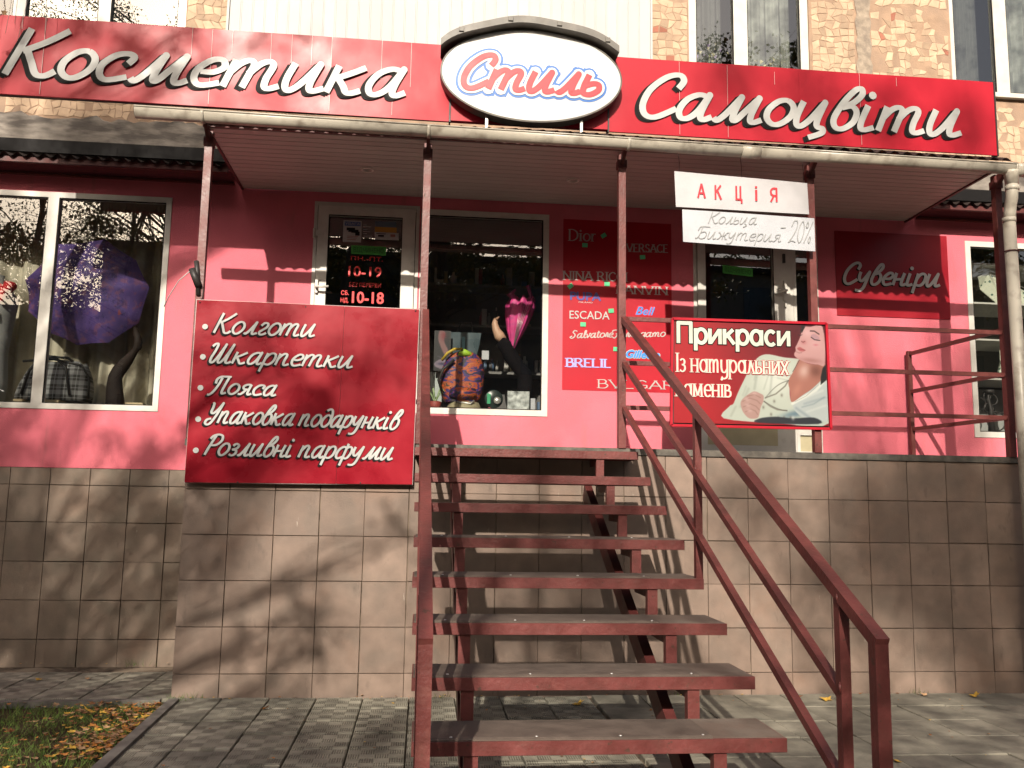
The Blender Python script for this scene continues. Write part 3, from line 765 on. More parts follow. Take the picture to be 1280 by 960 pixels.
for (x, y, s, ci, lab) in ((0.66, -0.38, .075, 1, 'orange fallen leaf flat on the ribbed paving left of the stairs'),
                           (-.35, -.42, .10, 0, 'large yellow fallen leaf on the lawn near the kerb corner'),
                           (-.17, -.50, .08, 3, 'pale tan fallen leaf curled beside the large yellow leaf on the lawn'),
                           (-.02, -.21, .06, 1, 'reddish orange fallen leaf at the lawn corner by the kerb'),
                           (-1.05, .55, .06, 0, 'yellow fallen leaf on the shaded paving under the left wall'),
                           (-.72, .57, .055, 3, 'brownish fallen leaf beside the yellow one under the left wall'),
                           (4.14, -.16, .10, 2, 'brown curled leaf heap against the tiled platform right of the handrail'),
                           (4.33, -.22, .10, 0, 'yellow brown curled leaf near the handrail end post'),
                           (5.45, -.14, .09, 0, 'yellow fallen leaf against the tiles at the far right'),
                           (5.1, -.10, .08, 3, 'tan fallen leaf against the tiles right of the end post'),
                           (4.05, -1.62, .07, 0, 'yellow fallen leaf on plain paving at the bottom right'),
                           (2.62, -.32, .085, 0, 'yellow green fallen leaf on the paving seen under the steps')):
    mb = MB(); add_leaf(mb, (x, y, 0.0), s, hash(lab) % 999 if False else int(x * 100) + 77, .8)
    tag(mb.build('fallen_leaf', leafcols[ci]), lab, 'leaf', 'larger fallen leaves')

# ------------------------------------------------------------------ BUILDING
bld = thing('shop_building', 'building with pink stuccoed ground floor shop and stone clad storey above', 'building')
D = 1.2
def wall_holes(x0, x1, z0, z1, holes, y0, y1, name, m, parent):
    xs = sorted({x0, x1} | {h[0] for h in holes} | {h[1] for h in holes}); xs = [x for x in xs if x0 <= x <= x1]
    zs = sorted({z0, z1} | {h[2] for h in holes} | {h[3] for h in holes}); zs = [z for z in zs if z0 <= z <= z1]
    mb = MB()
    for i in range(len(xs) - 1):
        for j in range(len(zs) - 1):
            cx, cz = (xs[i] + xs[i + 1]) / 2, (zs[j] + zs[j + 1]) / 2
            if any(h[0] < cx < h[1] and h[2] < cz < h[3] for h in holes):
                continue
            for y in (y0, y1):
                mb.quad((xs[i], y, zs[j]), (xs[i + 1], y, zs[j]), (xs[i + 1], y, zs[j + 1]), (xs[i], y, zs[j + 1]))
    for h in list(holes) + [(x0, x1, z0, z1)]:
        a, b, c, d = h
        for p, q in (((a, c), (b, c)), ((b, c), (b, d)), ((b, d), (a, d)), ((a, d), (a, c))):
            mb.quad((p[0], y0, p[1]), (q[0], y0, q[1]), (q[0], y1, q[1]), (p[0], y1, p[1]))
    return mb.build(name, m, parent)
holes = [(-2.42, -0.555, 1.965, 3.755), (0.613, 1.497, 1.705, 3.785), (1.512, 2.616, 2.005, 3.765), (3.896, 5.035, 1.705, 3.785), (6.435, 8.0, 1.92, 3.71)]
wall_holes(-6, 12, 1.50, 4.02, holes, D, D + 0.12, 'pink_wall', M['pink'], bld)
MB().box(-6, 12, D + 0.02, D + 0.3, -0.1, 1.50).build('base_wall', M['grout'], bld)
MB().box(-6, 12, D - .0, D + 0.3, 4.02, 4.30).build('band_wall', M['mortargrey'], bld)
uph = [(-2.62, -0.55, 4.98, 6.9), (3.88, 5.02, 4.98, 6.9), (6.405, 7.9, 5.13, 6.9)]
wall_holes(-6, 12, 4.30, 8.2, uph, D, D + 0.15, 'upper_wall', M['mortar'], bld)
MB().box(-6, 12, D + .3, 9, 8.0, 8.2).build('roof_slab', M['mortargrey'], bld)
MB().box(-6, -5.8, D + .15, 9, 0, 8).build('end_wall', M['mortar'], bld)
MB().box(11.8, 12, D + .15, 9, 0, 8).build('end_wall', M['mortar'], bld)
MB().box(-6, 12, 9, 9.2, 0, 8.2).build('rear_wall', M['mortar'], bld)
# band of patched grey mortar above the shop windows (slightly proud)
def patch_band(x0, x1):
    mb = MB(); n = 60
    xs = np.linspace(x0, x1, n)
    top = 4.40 + 0.012 * np.sin(xs * 9) + rng.normal(0, .012, n)
    for i in range(n - 1):
        mb.quad((xs[i], D - .02, 4.19), (xs[i + 1], D - .02, 4.19), (xs[i + 1], D - .02, top[i + 1]), (xs[i], D - .02, top[i]))
        mb.quad((xs[i], D - .02, top[i]), (xs[i + 1], D - .02, top[i + 1]), (xs[i + 1], D, top[i + 1] + .01), (xs[i], D, top[i] + .01))
    mb.build('mortar_band', M['mortargrey'], bld)
patch_band(-3.2, 0.35); patch_band(5.75, 8)
mb = MB()
zz = np.linspace(4.4, 6.5, 30)
for i in range(29):
    w0, w1 = .07 + .012 * math.sin(i * 2.1), .07 + .012 * math.sin((i + 1) * 2.1)
    mb.quad((5.545 - w0, D - .008, zz[i]), (5.545 + w0, D - .008, zz[i]), (5.545 + w1, D - .008, zz[i + 1]), (5.545 - w1, D - .008, zz[i + 1]))
mb.build('mortar_seam', mat('seam_mortar', (0.30, 0.245, 0.19), 0.9, 0.2, 0.25, 16, 0.8, 40, dirt=(0.16, 0.13, 0.11), dscale=12, damt=0.7), bld)

# base tiles on the left wall (and on past the platform on the right)
def tile_mesh(w, h, th=0.012, b=0.002):
    mb = MB(); mb.bevbox(0, w, -th, 0, 0, h, b)
    return mb.mesh('tile')
tcache = {}
def put_tile(x0, x1, z0, z1, y, m, parent, rot=None):
    g = 0.0022
    w, h = round(x1 - x0 - 2 * g, 4), round(z1 - z0 - 2 * g, 4)
    k = (w, h, m.name)
    if k not in tcache:
        tcache[k] = tile_mesh(w, h); tcache[k].materials.append(m)
    o = bpy.data.objects.new('tile', tcache[k]); COL.objects.link(o); o.parent = parent
    if rot == 'side':   # faces -x
        o.rotation_euler = (0, 0, -math.pi / 2)
        o.location = (y, x1 - g, z0 + g)
    elif rot == 'side+':
        o.rotation_euler = (0, 0, math.pi / 2)
        o.location = (y, x0 + g, z0 + g)
    else:
        o.location = (x0 + g + random.gauss(0, .0007), y + random.gauss(0, .0008), z0 + g + random.gauss(0, .0007))
        o.rotation_euler = (random.gauss(0, .002), 0, random.gauss(0, .002))
lz = [-0.035, .178, .474, .769, 1.073, 1.364, 1.498]
lx = [-0.432 - .3025 * i for i in range(6, -1, -1)] + [-0.001]
for i in range(len(lx) - 1):
    for j in range(len(lz) - 1):
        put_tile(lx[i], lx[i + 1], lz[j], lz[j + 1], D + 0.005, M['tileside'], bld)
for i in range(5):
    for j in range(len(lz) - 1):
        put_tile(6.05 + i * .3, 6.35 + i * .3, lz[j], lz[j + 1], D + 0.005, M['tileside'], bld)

# small rough stones of the facade
random.seed(5)
def stones(x0, x1, z0, z1, c=0.062, sparse=0.0, indiv=True, mb=None, skip=None):
    nx = max(2, int((x1 - x0) / c)); nz = max(2, int((z1 - z0) / c))
    P = {}
    for i in range(nx + 1):
        for j in range(nz + 1):
            jx = 0.33 * c if 0 < i < nx else 0; jz = 0.33 * c
            P[i, j] = (x0 + (x1 - x0) * i / nx + random.uniform(-jx, jx) + (0.0 if j % 2 == 0 or not 0 < i < nx else .3 * c), z0 + (z1 - z0) * j / nz + random.uniform(-jz, jz))
    out = []
    for i in range(nx):
        for j in range(nz):
            if random.random() < sparse: continue
            q = [P[i, j], P[i + 1, j], P[i + 1, j + 1], P[i, j + 1]]
            mx = sum(p[0] for p in q) / 4; mz = sum(p[1] for p in q) / 4
            if skip and skip(mx, mz): continue
            s = random.uniform(.86, .97); a = random.gauss(0, .10)
            qq = []
            for p in q:
                dx, dz = (p[0] - mx) * s, (p[1] - mz) * s
                qq.append((dx * math.cos(a) - dz * math.sin(a), dx * math.sin(a) + dz * math.cos(a)))
            out.append((mx, mz, qq, random.uniform(.002, .005)))
    return out
def stone_geo(mb, cx, cz, q, h, y=D):
    n = len(q)
    b = .8
    v = [(cx + x, y, cz + z) for x, z in q] + [(cx + x * .99, y - h * .7, cz + z * .99) for x, z in q] + [(cx + x * .9, y - h * random.uniform(.85, 1.1), cz + z * .9) for x, z in q]
    f = []
    for i in range(n):
        k = (i + 1) % n
        f += [(i, k, n + k, n + i), (n + i, n + k, 2 * n + k, 2 * n + i)]
    f.append(tuple(2 * n + i for i in range(n)))
    mb.add(v, f)
sk = lambda x, z: abs(x - 5.545) < .1
st = []
st += stones(5.045, 5.46, 5.15, 5.95, .062)
st += stones(-.54, -.19, 5.1, 5.6, .062)
st += stones(3.53, 3.865, 5.05, 5.85, .062)
st += stones(5.62, 6.38, 5.15, 5.95, .062, .45)
st += stones(6.0, 7.1, 4.42, 5.03, .062, .35)
st += stones(-1.95, .35, 4.42, 4.62, .062, .1)
for i, (cx, cz, q, h) in enumerate(st):
    mb = MB(); stone_geo(mb, 0, 0, q, h, 0)
    red = random.random() < .025
    if i < 298:
        mb.build('stone', M['stonered'] if red else M['stone'], bld, loc=(cx, D, cz))
rest = MB()
for (cx, cz, q, h) in st[298:] + stones(-6, -2.7, 4.42, 7.9, .085) + stones(8.0, 11.9, 4.42, 7.9, .085, .2) + stones(5.045, 6.38, 5.96, 7.9, .085, .2, skip=sk) + stones(-.54, 3.85, 6.95, 7.9, .085) :
    stone_geo(rest, cx, cz, q, h)
rest.build('stone_cladding', M['stone'], bld, kind='stuff')

# white panels between upstairs windows
sid = MB()
for i in range(37):
    x0 = -.179 + i * .0998
    mb = MB(); mb.add([(0, 0, 0), (.003, -.006, 0), (.087, -.006, 0), (.091, -.003, 0), (.0995, -.003, 0), (.0995, .02, 0), (0, .02, 0),
                       (0, 0, 1.9), (.003, -.006, 1.9), (.087, -.006, 1.9), (.091, -.003, 1.9), (.0995, -.003, 1.9), (.0995, .02, 1.9), (0, .02, 1.9)],
                      [(0, 1, 8, 7), (1, 2, 9, 8), (2, 3, 10, 9), (3, 4, 11, 10), (4, 5, 12, 11), (6, 0, 7, 13), (0, 6, 5, 4, 3, 2, 1)])
    if i == 0: sm = mb.mesh('panel'); sm.materials.append(M['siding'])
    o = obj('panel', sm, None, bld, loc=(x0, D - .03, 4.98))
MB().box(-.20, -.180, D - .05, D, 4.97, 6.9).build('panel_trim', M['siding'], bld)
MB().box(3.514, 3.53, D - .05, D, 4.97, 6.9).build('panel_trim', M['siding'], bld)

# windows
def window(x0, x1, z0, z1, mull, fw_=.06, y=None, sash=(), name='window', transom=(), sill=False, depth=.06):
    y = D + .02 if y is None else y
    mb = MB()
    mb.box(x0, x1, y, y + depth, z0, z0 + fw_); mb.box(x0, x1, y, y + depth, z1 - fw_, z1)
    mb.box(x0, x0 + fw_, y, y + depth, z0 + fw_, z1 - fw_); mb.box(x1 - fw_, x1, y, y + depth, z0 + fw_, z1 - fw_)
    for mx, mw in mull:
        mb.box(mx - mw / 2, mx + mw / 2, y, y + depth, z0 + fw_, z1 - fw_)
    for a, b, c, d, s in sash:
        yy = y - .012
        mb.box(a, b, yy, y + .04, c, c + s); mb.box(a, b, yy, y + .04, d - s, d)
        mb.box(a, a + s, yy, y + .04, c + s, d - s); mb.box(b - s, b, yy, y + .04, c + s, d - s)
    w = mb.build(name, M['pvc'], bld)
    xs = [x0 + fw_ * .5] + [m_[0] for m_ in mull] + [x1 - fw_ * .5]
    for i in range(len(xs) - 1):
        yp = y + .030 + .001 * i
        MB().quad((xs[i], yp, z0 + fw_ * .5), (xs[i + 1], yp, z0 + fw_ * .5), (xs[i + 1], yp, z1 - fw_ * .5), (xs[i], yp, z1 - fw_ * .5)).build('pane', M['glass'], w)
    # thin dark gasket inside the frame
    g = MB(); t = .008
    xs2 = [x0 + fw_] + [v for m_ in mull for v in (m_[0] - m_[1] / 2, m_[0] + m_[1] / 2)] + [x1 - fw_]
    for i in range(0, len(xs2), 2):
        a, b = xs2[i], xs2[i + 1]; c, d = z0 + fw_, z1 - fw_; yy = y + .006
        g.box(a, b, yy, yy + .01, c, c + t); g.box(a, b, yy, yy + .01, d - t, d)
        g.box(a, a + t, yy, yy + .01, c + t, d - t); g.box(b - t, b, yy, yy + .01, c + t, d - t)
    g.build('gasket', M['black'], w)
    if sill:
        MB().box(x0 - .03, x1 + .05, D - .05, D + .04, z0 - .03, z0 - .002).build('sill', M['pvc'], w)
    return w
window(-2.42, -.555, 1.965, 3.755, [(-1.495, .085)], .045, y=D - .008)
window(1.512, 2.616, 2.005, 3.765, [], .05, y=D - .008)
w3 = window(6.435, 8.0, 1.92, 3.71, [(7.25, .07)], .05, y=D - .008)
window(-2.62, -.55, 4.98, 6.9, [(-1.23, .10), (-1.92, .1)], .07)
window(3.88, 5.02, 4.98, 6.9, [(4.375, .13)], .075)
window(6.405, 7.9, 5.13, 6.9, [(6.925, .13)], .05, sill=True)

# doors -------------------------------------------------------------
def door(x0, x1, z0, z1, gx0, gx1, gz0, gz1, name='door', y=D - .008):
    mb = MB()
    f = .028
    # outer frame
    mb.box(x0, x0 + f, y, y + .08, z0, z1); mb.box(x1 - f, x1, y, y + .08, z0, z1); mb.box(x0 + f, x1 - f, y, y + .08, z1 - f, z1)
    # leaf around the glass
    yl = y - .016
    a, b, c, d = x0 + f + .006, x1 - f - .006, z0 + .01, z1 - f - .006
    mb.box(a, gx0, yl, y + .05, c, d); mb.box(gx1, b, yl, y + .05, c, d)
    mb.box(gx0, gx1, yl, y + .05, gz1, d); mb.box(gx0, gx1, yl, y + .05, c, gz0)
    o = mb.build(name, M['pvc'], bld)
    MB().quad((gx0 - .01, y + .02, gz0 - .01), (gx1 + .01, y + .02, gz0 - .01), (gx1 + .01, y + .02, gz1 + .01), (gx0 - .01, y + .02, gz1 + .01)).build('pane', M['glass'], o)
    g = MB(); t = .007
    g.box(gx0, gx1, yl + .004, yl + .01, gz0, gz0 + t); g.box(gx0, gx1, yl + .004, yl + .01, gz1 - t, gz1)
    g.box(gx0, gx0 + t, yl + .004, yl + .01, gz0 + t, gz1 - t); g.box(gx1 - t, gx1, yl + .004, yl + .01, gz0 + t, gz1 - t)
    g.build('gasket', M['black'], o)
    return o
d1 = door(.613, 1.497, 1.70, 3.785, .735, 1.355, 2.45, 3.672)
d1['label'] = 'white door with opening hours on its dark glass'
mb = MB(); mb.box(.650, .672, D - .05, D - .024, 2.985, 3.10); mb.tube([(.661, D - .05, 3.03), (.661, D - .085, 3.03), (.70, D - .09, 3.03), (.765, D - .09, 3.032)], .010)
mb.build('handle', M['pvc'], d1)
for z in (3.50, 2.2):
    MB().tube([(.622, D - .03, z - .04), (.622, D - .03, z + .04)], .011).box(.625, .70, D - .032, D - .024, z - .02, z + .03).build('hinge', M['pvc'], d1)
yp = D - .012
YS = D + .008   # stickers stand just outside the glass
def plate(name, m, parent, x0, x1, z0, z1, y, t=.001, **k):
    return MB().box(x0, x1, y - t, y, z0, z1).build(name, m, parent, **k)
dim = mat('dull_white_sticker', (0.42, 0.40, 0.39), 0.5, 0.3, 0.08, 30)
s = thing('camera_warning_sticker', 'small white warning sticker with a camera picture high on the left door glass', 'sticker')
plate('sheet', dim, s, .856, 1.010, 3.447, 3.635, YS)
plate('band', mat('sticker_blue', (0.05, 0.10, 0.25), .5), s, .866, 1.0, 3.588, 3.625, YS - .0015)
ftext('lettering', dim, s, 'УВАГА', .872, .994, 3.597, .020, YS - .003)
mb = MB()
mb.box(.885, .955, YS - .004, YS - .0015, 3.548, 3.572); mb.box(.925, .985, YS - .005, YS - .002, 3.528, 3.555); mb.box(.958, .995, YS - .006, YS - .0025, 3.505, 3.54); mb.box(.90, .93, YS - .0045, YS - .002, 3.535, 3.55)
mb.build('camera_picture', M['black'], s)
mb = MB()
for k_ in range(3): mb.box(.89, .985 - .01 * k_, YS - .0025, YS - .0015, 3.495 - .014 * k_, 3.500 - .014 * k_)
mb.build('small_print', mat('faint_red_print', (0.30, 0.12, 0.10), .6), s)
s = thing('payment_sticker', 'small yellow and white notice sticker at the top right of the left door glass', 'sticker')
plate('upper_band', mat('sticker_teal', (0.09, 0.13, 0.17), .5), s, 1.122, 1.300, 3.592, 3.640, YS)
plate('yellow_band', mat('sticker_yellow', (0.42, 0.20, 0.02), .5), s, 1.122, 1.305, 3.545, 3.591, YS)
plate('sheet', dim, s, 1.122, 1.325, 3.480, 3.544, YS)
mb = MB(); mb.box(1.135, 1.215, YS - .0025, YS - .0012, 3.528, 3.534); mb.box(1.150, 1.200, YS - .0025, YS - .0012, 3.505, 3.521)
mb.build('small_print', M['black'], s)
plate('red_print', mat('faint_red_print', (0.3, .1, .1)), s, 1.255, 1.295, 3.508, 3.530, YS - .0012)
mb = MB()
for z, a, b in ((3.600, 1.022, 1.05), (3.585, 1.022, 1.09), (3.56, 1.022, 1.06), (3.54, 1.025, 1.08), (3.522, 1.025, 1.055), (3.502, 1.03, 1.10)):
    mb.box(a, b, YS - .001, YS, z, z + .006)
tag(mb.build('receipt_notice', dim), 'faint printed notice lines between the two stickers on the left door', 'notice')
def open_sign(x0, x1, z0, z1, tilt, lab):
    s = thing('open_sign', lab, 'sign', group='green open signs on the door glass')
    b = MB(); b.add([(x0, YS - .001, z0), (x1, YS - .001, z0 + tilt), (x1, YS - .001, z1 + tilt), (x0, YS - .001, z1), (x0, YS, z0), (x1, YS, z0 + tilt), (x1, YS, z1 + tilt), (x0, YS, z1)],
                    [(0, 1, 2, 3), (7, 6, 5, 4), (0, 4, 5, 1), (1, 5, 6, 2), (2, 6, 7, 3), (3, 7, 4, 0)])
    b.build('sheet', M['greensign'], s)
    ftext('lettering', mat('dark_green_print', (.012, .07, .012), .6), s, 'ВІДЧИНЕНО', x0 + .02, x1 - .02, z0 + .018, (z1 - z0) - .036, YS - .003, Z1=z0 + .018 + tilt)
open_sign(.930, 1.222, 3.345, 3.420, -.002, 'green open sign behind the glass of the left door, level')
s = thing('opening_hours_lettering', 'red opening hours lettering stuck on the glass of the left door', 'lettering')
RF = M['redfilm']
ftext('lettering', RF, s, 'ПН.-ПТ.', .93, 1.20, 3.290, .035, YS - .001)
ftext('lettering', RF, s, '10-19', .915, 1.19, 3.150, .09, YS - .001, bold=.012)
ftext('lettering', RF, s, 'БЕЗ ПЕРЕРВИ', .925, 1.19, 3.063, .034, YS - .001)
ftext('lettering', RF, s, 'СБ.', .862, .925, 2.988, .036, YS - .001, bold=.012)
ftext('lettering', RF, s, 'НД.', .860, .925, 2.925, .036, YS - .001, bold=.012)
ftext('lettering', RF, s, '10-18', .955, 1.215, 2.925, .095, YS - .001, bold=.025)

d2 = door(3.896, 4.80, 1.70, 3.785, 4.000, 4.620, 1.98, 3.65)
d2['label'] = 'white door half hidden behind the jewellery board'
plate('lower_panel', mat('cream_door_panel', (0.40, 0.35, 0.22), .5), d2, 4.0, 4.62, 1.80, 1.975, D - .022, .004)
mb = MB(); mb.box(4.70, 4.722, D - .05, D - .02, 3.08, 3.26).tube([(4.711, D - .05, 3.16), (4.711, D - .085, 3.16), (4.63, D - .09, 3.155)], .010)
mb.box(4.704, 4.722, D - .045, D - .02, 3.02, 3.055)
mb.build('handle', M['pvc'], d2)
MB().box(4.70, 4.72, D - .045, D - .02, 3.42, 3.50).build('lock', M['darksteel'], d2)
sidel = MB(); y = D - .006
for a, b, c, dd in ((4.803, 4.83, 1.70, 3.785), (4.995, 5.032, 1.70, 3.785), (4.83, 4.995, 3.72, 3.785), (4.83, 4.995, 1.70, 1.76), (4.83, 4.995, 1.9, 1.95)):
    sidel.box(a, b, y, y + .07, c, dd)
sl = sidel.build('side_window', M['pvc'], bld)
MB().quad((4.83, y + .03, 1.95), (4.995, y + .03, 1.95), (4.995, y + .03, 3.72), (4.83, y + .03, 3.72)).build('pane', M['glass'], sl)
plate('cream_panel', mat('cream_door_panel', (0.40, 0.35, 0.22)), sl, 4.83, 4.995, 1.76, 1.9, y + .03, .01)
open_sign(4.165, 4.440, 3.315, 3.390, -.022, 'green open sign hung slightly crooked behind the right door glass')

# shop room behind door and middle window
room = MB()
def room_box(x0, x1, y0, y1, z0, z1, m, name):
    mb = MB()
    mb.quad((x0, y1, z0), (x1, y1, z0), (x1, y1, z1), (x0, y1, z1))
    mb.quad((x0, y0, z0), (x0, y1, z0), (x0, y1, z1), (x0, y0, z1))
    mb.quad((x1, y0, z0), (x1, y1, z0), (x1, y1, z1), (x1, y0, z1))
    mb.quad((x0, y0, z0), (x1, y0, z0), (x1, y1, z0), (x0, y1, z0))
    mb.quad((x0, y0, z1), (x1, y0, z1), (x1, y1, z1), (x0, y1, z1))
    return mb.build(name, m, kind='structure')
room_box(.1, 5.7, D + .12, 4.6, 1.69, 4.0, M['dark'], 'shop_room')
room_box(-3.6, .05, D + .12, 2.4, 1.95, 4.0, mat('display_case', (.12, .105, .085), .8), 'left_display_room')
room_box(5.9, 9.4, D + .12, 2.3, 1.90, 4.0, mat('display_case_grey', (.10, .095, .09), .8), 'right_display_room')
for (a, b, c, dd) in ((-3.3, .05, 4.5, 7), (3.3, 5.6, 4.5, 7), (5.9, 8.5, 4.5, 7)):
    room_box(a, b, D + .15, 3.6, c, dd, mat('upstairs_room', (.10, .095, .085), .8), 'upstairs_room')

# ------------------------------------------------------------------ AWNINGS (left and right of the porch)
def awning(x0, x1, lab):
    t = thing('window_awning', lab, 'awning', group='corrugated awnings over the shop windows')
    mb = MB(); pitch_ = .10; n = int((x1 - x0) / pitch_ * 8)
    def wz(x): return .016 * math.sin(2 * math.pi * x / pitch_)
    rows = ((D - .005, 4.03), (.90, 3.955))
    for th in (0, -.004):
        for i in range(n):
            xa = x0 + (x1 - x0) * i / n; xb = x0 + (x1 - x0) * (i + 1) / n
            mb.add([(xa, rows[1][0], rows[1][1] + wz(xa) + th), (xb, rows[1][0], rows[1][1] + wz(xb) + th), (xb, rows[0][0], rows[0][1] + wz(xb) + th), (xa, rows[0][0], rows[0][1] + wz(xa) + th)], [(0, 1, 2, 3)], True)
    mb.build('roof_sheet', M['roof'], t)
    MB().box(x0, x1, .93, .96, 3.905, 3.945).build('batten', M['rustdark'], t)
    MB().box(x0, x1, D - .05, D - .021, 4.075, 4.185).build('flashing', M['black'], t)
    MB().box(x0, x1, D - .035, D - .002, 3.890, 3.91).build('wall_strip', M['rust'], t)
awning(-4.0, -.06, 'dark corrugated awning over the umbrella display window')
awning(5.98, 9.6, 'dark corrugated awning over the window right of the porch')

# ------------------------------------------------------------------ PLATFORM
plat = thing('entrance_platform', 'raised entrance platform faced with square brown tiles', 'platform')
MB().box(.012, 5.988, .012, D - .001, -.03, 1.632).build('core', M['grout'], plat)
pz = [-.03, .14, .44, .74, 1.04, 1.34, 1.630]
for i in range(20):
    for j in range(6):
        put_tile(i * .3, (i + 1) * .3, pz[j], pz[j + 1], .012, M['tile'], plat)
for i in range(4):
    for j in range(6):
        put_tile(.01 + i * .295, .01 + (i + 1) * .295, pz[j], pz[j + 1], .012, M['tile'], plat, 'side')
        put_tile(.01 + i * .295, .01 + (i + 1) * .295, pz[j], pz[j + 1], 5.988, M['tile'], plat, 'side+')
MB().box(-.012, 6.012, -.014, D - .0015, 1.632, 1.677).build('coping', M['coping'], plat)

# ------------------------------------------------------------------ CANOPY
can = thing('entrance_canopy', 'lean-to canopy over the entrance with pale slatted ceiling and red posts', 'canopy')
for i in range(15):
    y0 = -.03 + i * .0815
    mb = MB(); L_ = 5.84
    mb.add([(0, 0, .004), (0, .003, 0), (0, .073, 0), (0, .076, .004), (0, .0810, .004), (L_, 0, .004), (L_, .003, 0), (L_, .073, 0), (L_, .076, .004), (L_, .0810, .004)],
           [(0, 1, 6, 5), (1, 2, 7, 6), (2, 3, 8, 7), (3, 4, 9, 8)])
    if i == 0: cm = mb.mesh('ceiling_slat'); cm.materials.append(M['ceil'])
    obj('ceiling_slat', cm, None, can, loc=(.02, y0, 3.865))
for x in (1.084, 2.722, 4.36):
    mb = MB(); mb.lathe([(.052, 0), (.050, -.008), (.036, -.010), (.034, .02), (.001, .02)], (x, .60, 3.865), 18)
    dl = mb.build('downlight', M['pvc'], can)
    MB().lathe([(.034, .004), (.030, .0), (.001, -.002)], (x, .60, 3.868), 14).build('lamp', M['darksteel'], dl)
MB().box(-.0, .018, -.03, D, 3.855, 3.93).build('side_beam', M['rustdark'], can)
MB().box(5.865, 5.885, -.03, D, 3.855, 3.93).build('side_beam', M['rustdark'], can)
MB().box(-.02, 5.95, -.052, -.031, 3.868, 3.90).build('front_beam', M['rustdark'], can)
mb = MB(); pitch_ = .098; n = 60 * 8
def cz(x): return .013 * math.sin(2 * math.pi * x / pitch_) + .004 * math.sin(x * 3.1)
xs = np.linspace(-.05, 5.96, n + 1)
for th in (0, -.003):
    for i in range(n):
        xa, xb = xs[i], xs[i + 1]
        dr = -.008 * (xa / 6)
        mb.add([(xa, -.165, 3.925 + cz(xa) + th + dr), (xb, -.165, 3.925 + cz(xb) + th + dr), (xb, D - .005, 4.51 + cz(xb) + th), (xa, D - .005, 4.51 + cz(xa) + th)], [(0, 1, 2, 3)], True)
mb.build('roof_sheet', M['roof'], can)
# debris lying in the roof valleys along the front edge
mb = MB()
for i in range(240):
    x = random.uniform(0.2, 5.9); add_leaf(mb, (x, -.15 + random.uniform(0, .05), 3.925), random.uniform(.012, .03), 3000 + i, .9)
db = mb.build('roof_debris', leafcols[2], kind='stuff'); db['label'] = 'dry leaf debris along the front edge of the canopy roof'
PX = [(.021, 0), (1.557, 0), (2.983, 0), (4.425, 0), (5.925, 0)]
for (x, y) in PX:
    MB().box(x - .026, x + .026, y - .026, y + .026, 1.677, 3.846).build('post', M['rust'], can)
    mb = MB(); mb.box(x - .034, x + .034, -.034, .034, 3.74, 3.80)
    mb.add([(x - .012, -.036, 3.76), (x + .012, -.036, 3.76), (x + .012, -.036, 3.845), (x - .012, -.036, 3.845), (x - .012, -.15, 3.845), (x + .012, -.15, 3.845)], [(0, 1, 2, 3), (3, 2, 5, 4), (0, 3, 4), (1, 5, 2), (0, 4, 5, 1)])
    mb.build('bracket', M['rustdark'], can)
# gutter
gz0, gz1 = 3.870, 3.816
gut = thing('rain_gutter', 'cream half round rain gutter along the front of the canopy', 'gutter')
def gutter_piece(x0, x1, R_=.05, name='trough', t=.003, grow=0):
    mb = MB(); n = 12
    def ring(x, r):
        zc = gz0 + (gz1 - gz0) * (x + .42) / 6.4
        return [(x, -.205 + r * math.cos(math.pi + math.pi * k / n), zc + .030 + r * math.sin(math.pi + math.pi * k / n) * 1.35) for k in range(n + 1)]
    a, b, c, d = ring(x0, R_), ring(x1, R_), ring(x0, R_ - t), ring(x1, R_ - t)
    v = a + b + c + d; m_ = n + 1; f = []
    for k in range(n):
        f.append((k, k + 1, m_ + k + 1, m_ + k)); f.append((2 * m_ + k, 3 * m_ + k, 3 * m_ + k + 1, 2 * m_ + k + 1))
        f.append((k, 2 * m_ + k, 2 * m_ + k + 1, k + 1)); f.append((m_ + k, m_ + k + 1, 3 * m_ + k + 1, 3 * m_ + k))
    f.append((0, m_, 3 * m_, 2 * m_)); f.append((n, 2 * m_ + n, 3 * m_ + n, m_ + n))
    mb.add(v, f, True)
    return mb
for a, b in ((-.424, 1.55), (1.554, 3.88), (3.884, 5.93)):
    mb = gutter_piece(a, b)
    zc = lambda x: gz0 + (gz1 - gz0) * (x + .42) / 6.4 + .030
    mb.tube([(a, -.256, zc(a)), (b, -.256, zc(b))], .006, 6)
    mb.build('trough', M['gutter'], gut)
mb = MB(); n = 10; zc = gz0 + .030
mb.add([(-.426, -.205, zc)] + [(-.426, -.205 + .0505 * math.cos(math.pi + math.pi * k / n), zc + .0505 * 1.35 * math.sin(math.pi + math.pi * k / n)) for k in range(n + 1)], [(0, k + 1, k + 2) for k in range(n)])
mb.build('end_cap', M['gutter'], gut)
for x in (.021, 1.56, 2.985, 5.93):
    gutter_piece(x - .011, x + .011, .0545).build('strap', M['gutter'], gut)
gutter_piece(3.82, 3.96, .0535).build('joint_sleeve', M['gutter'], gut)
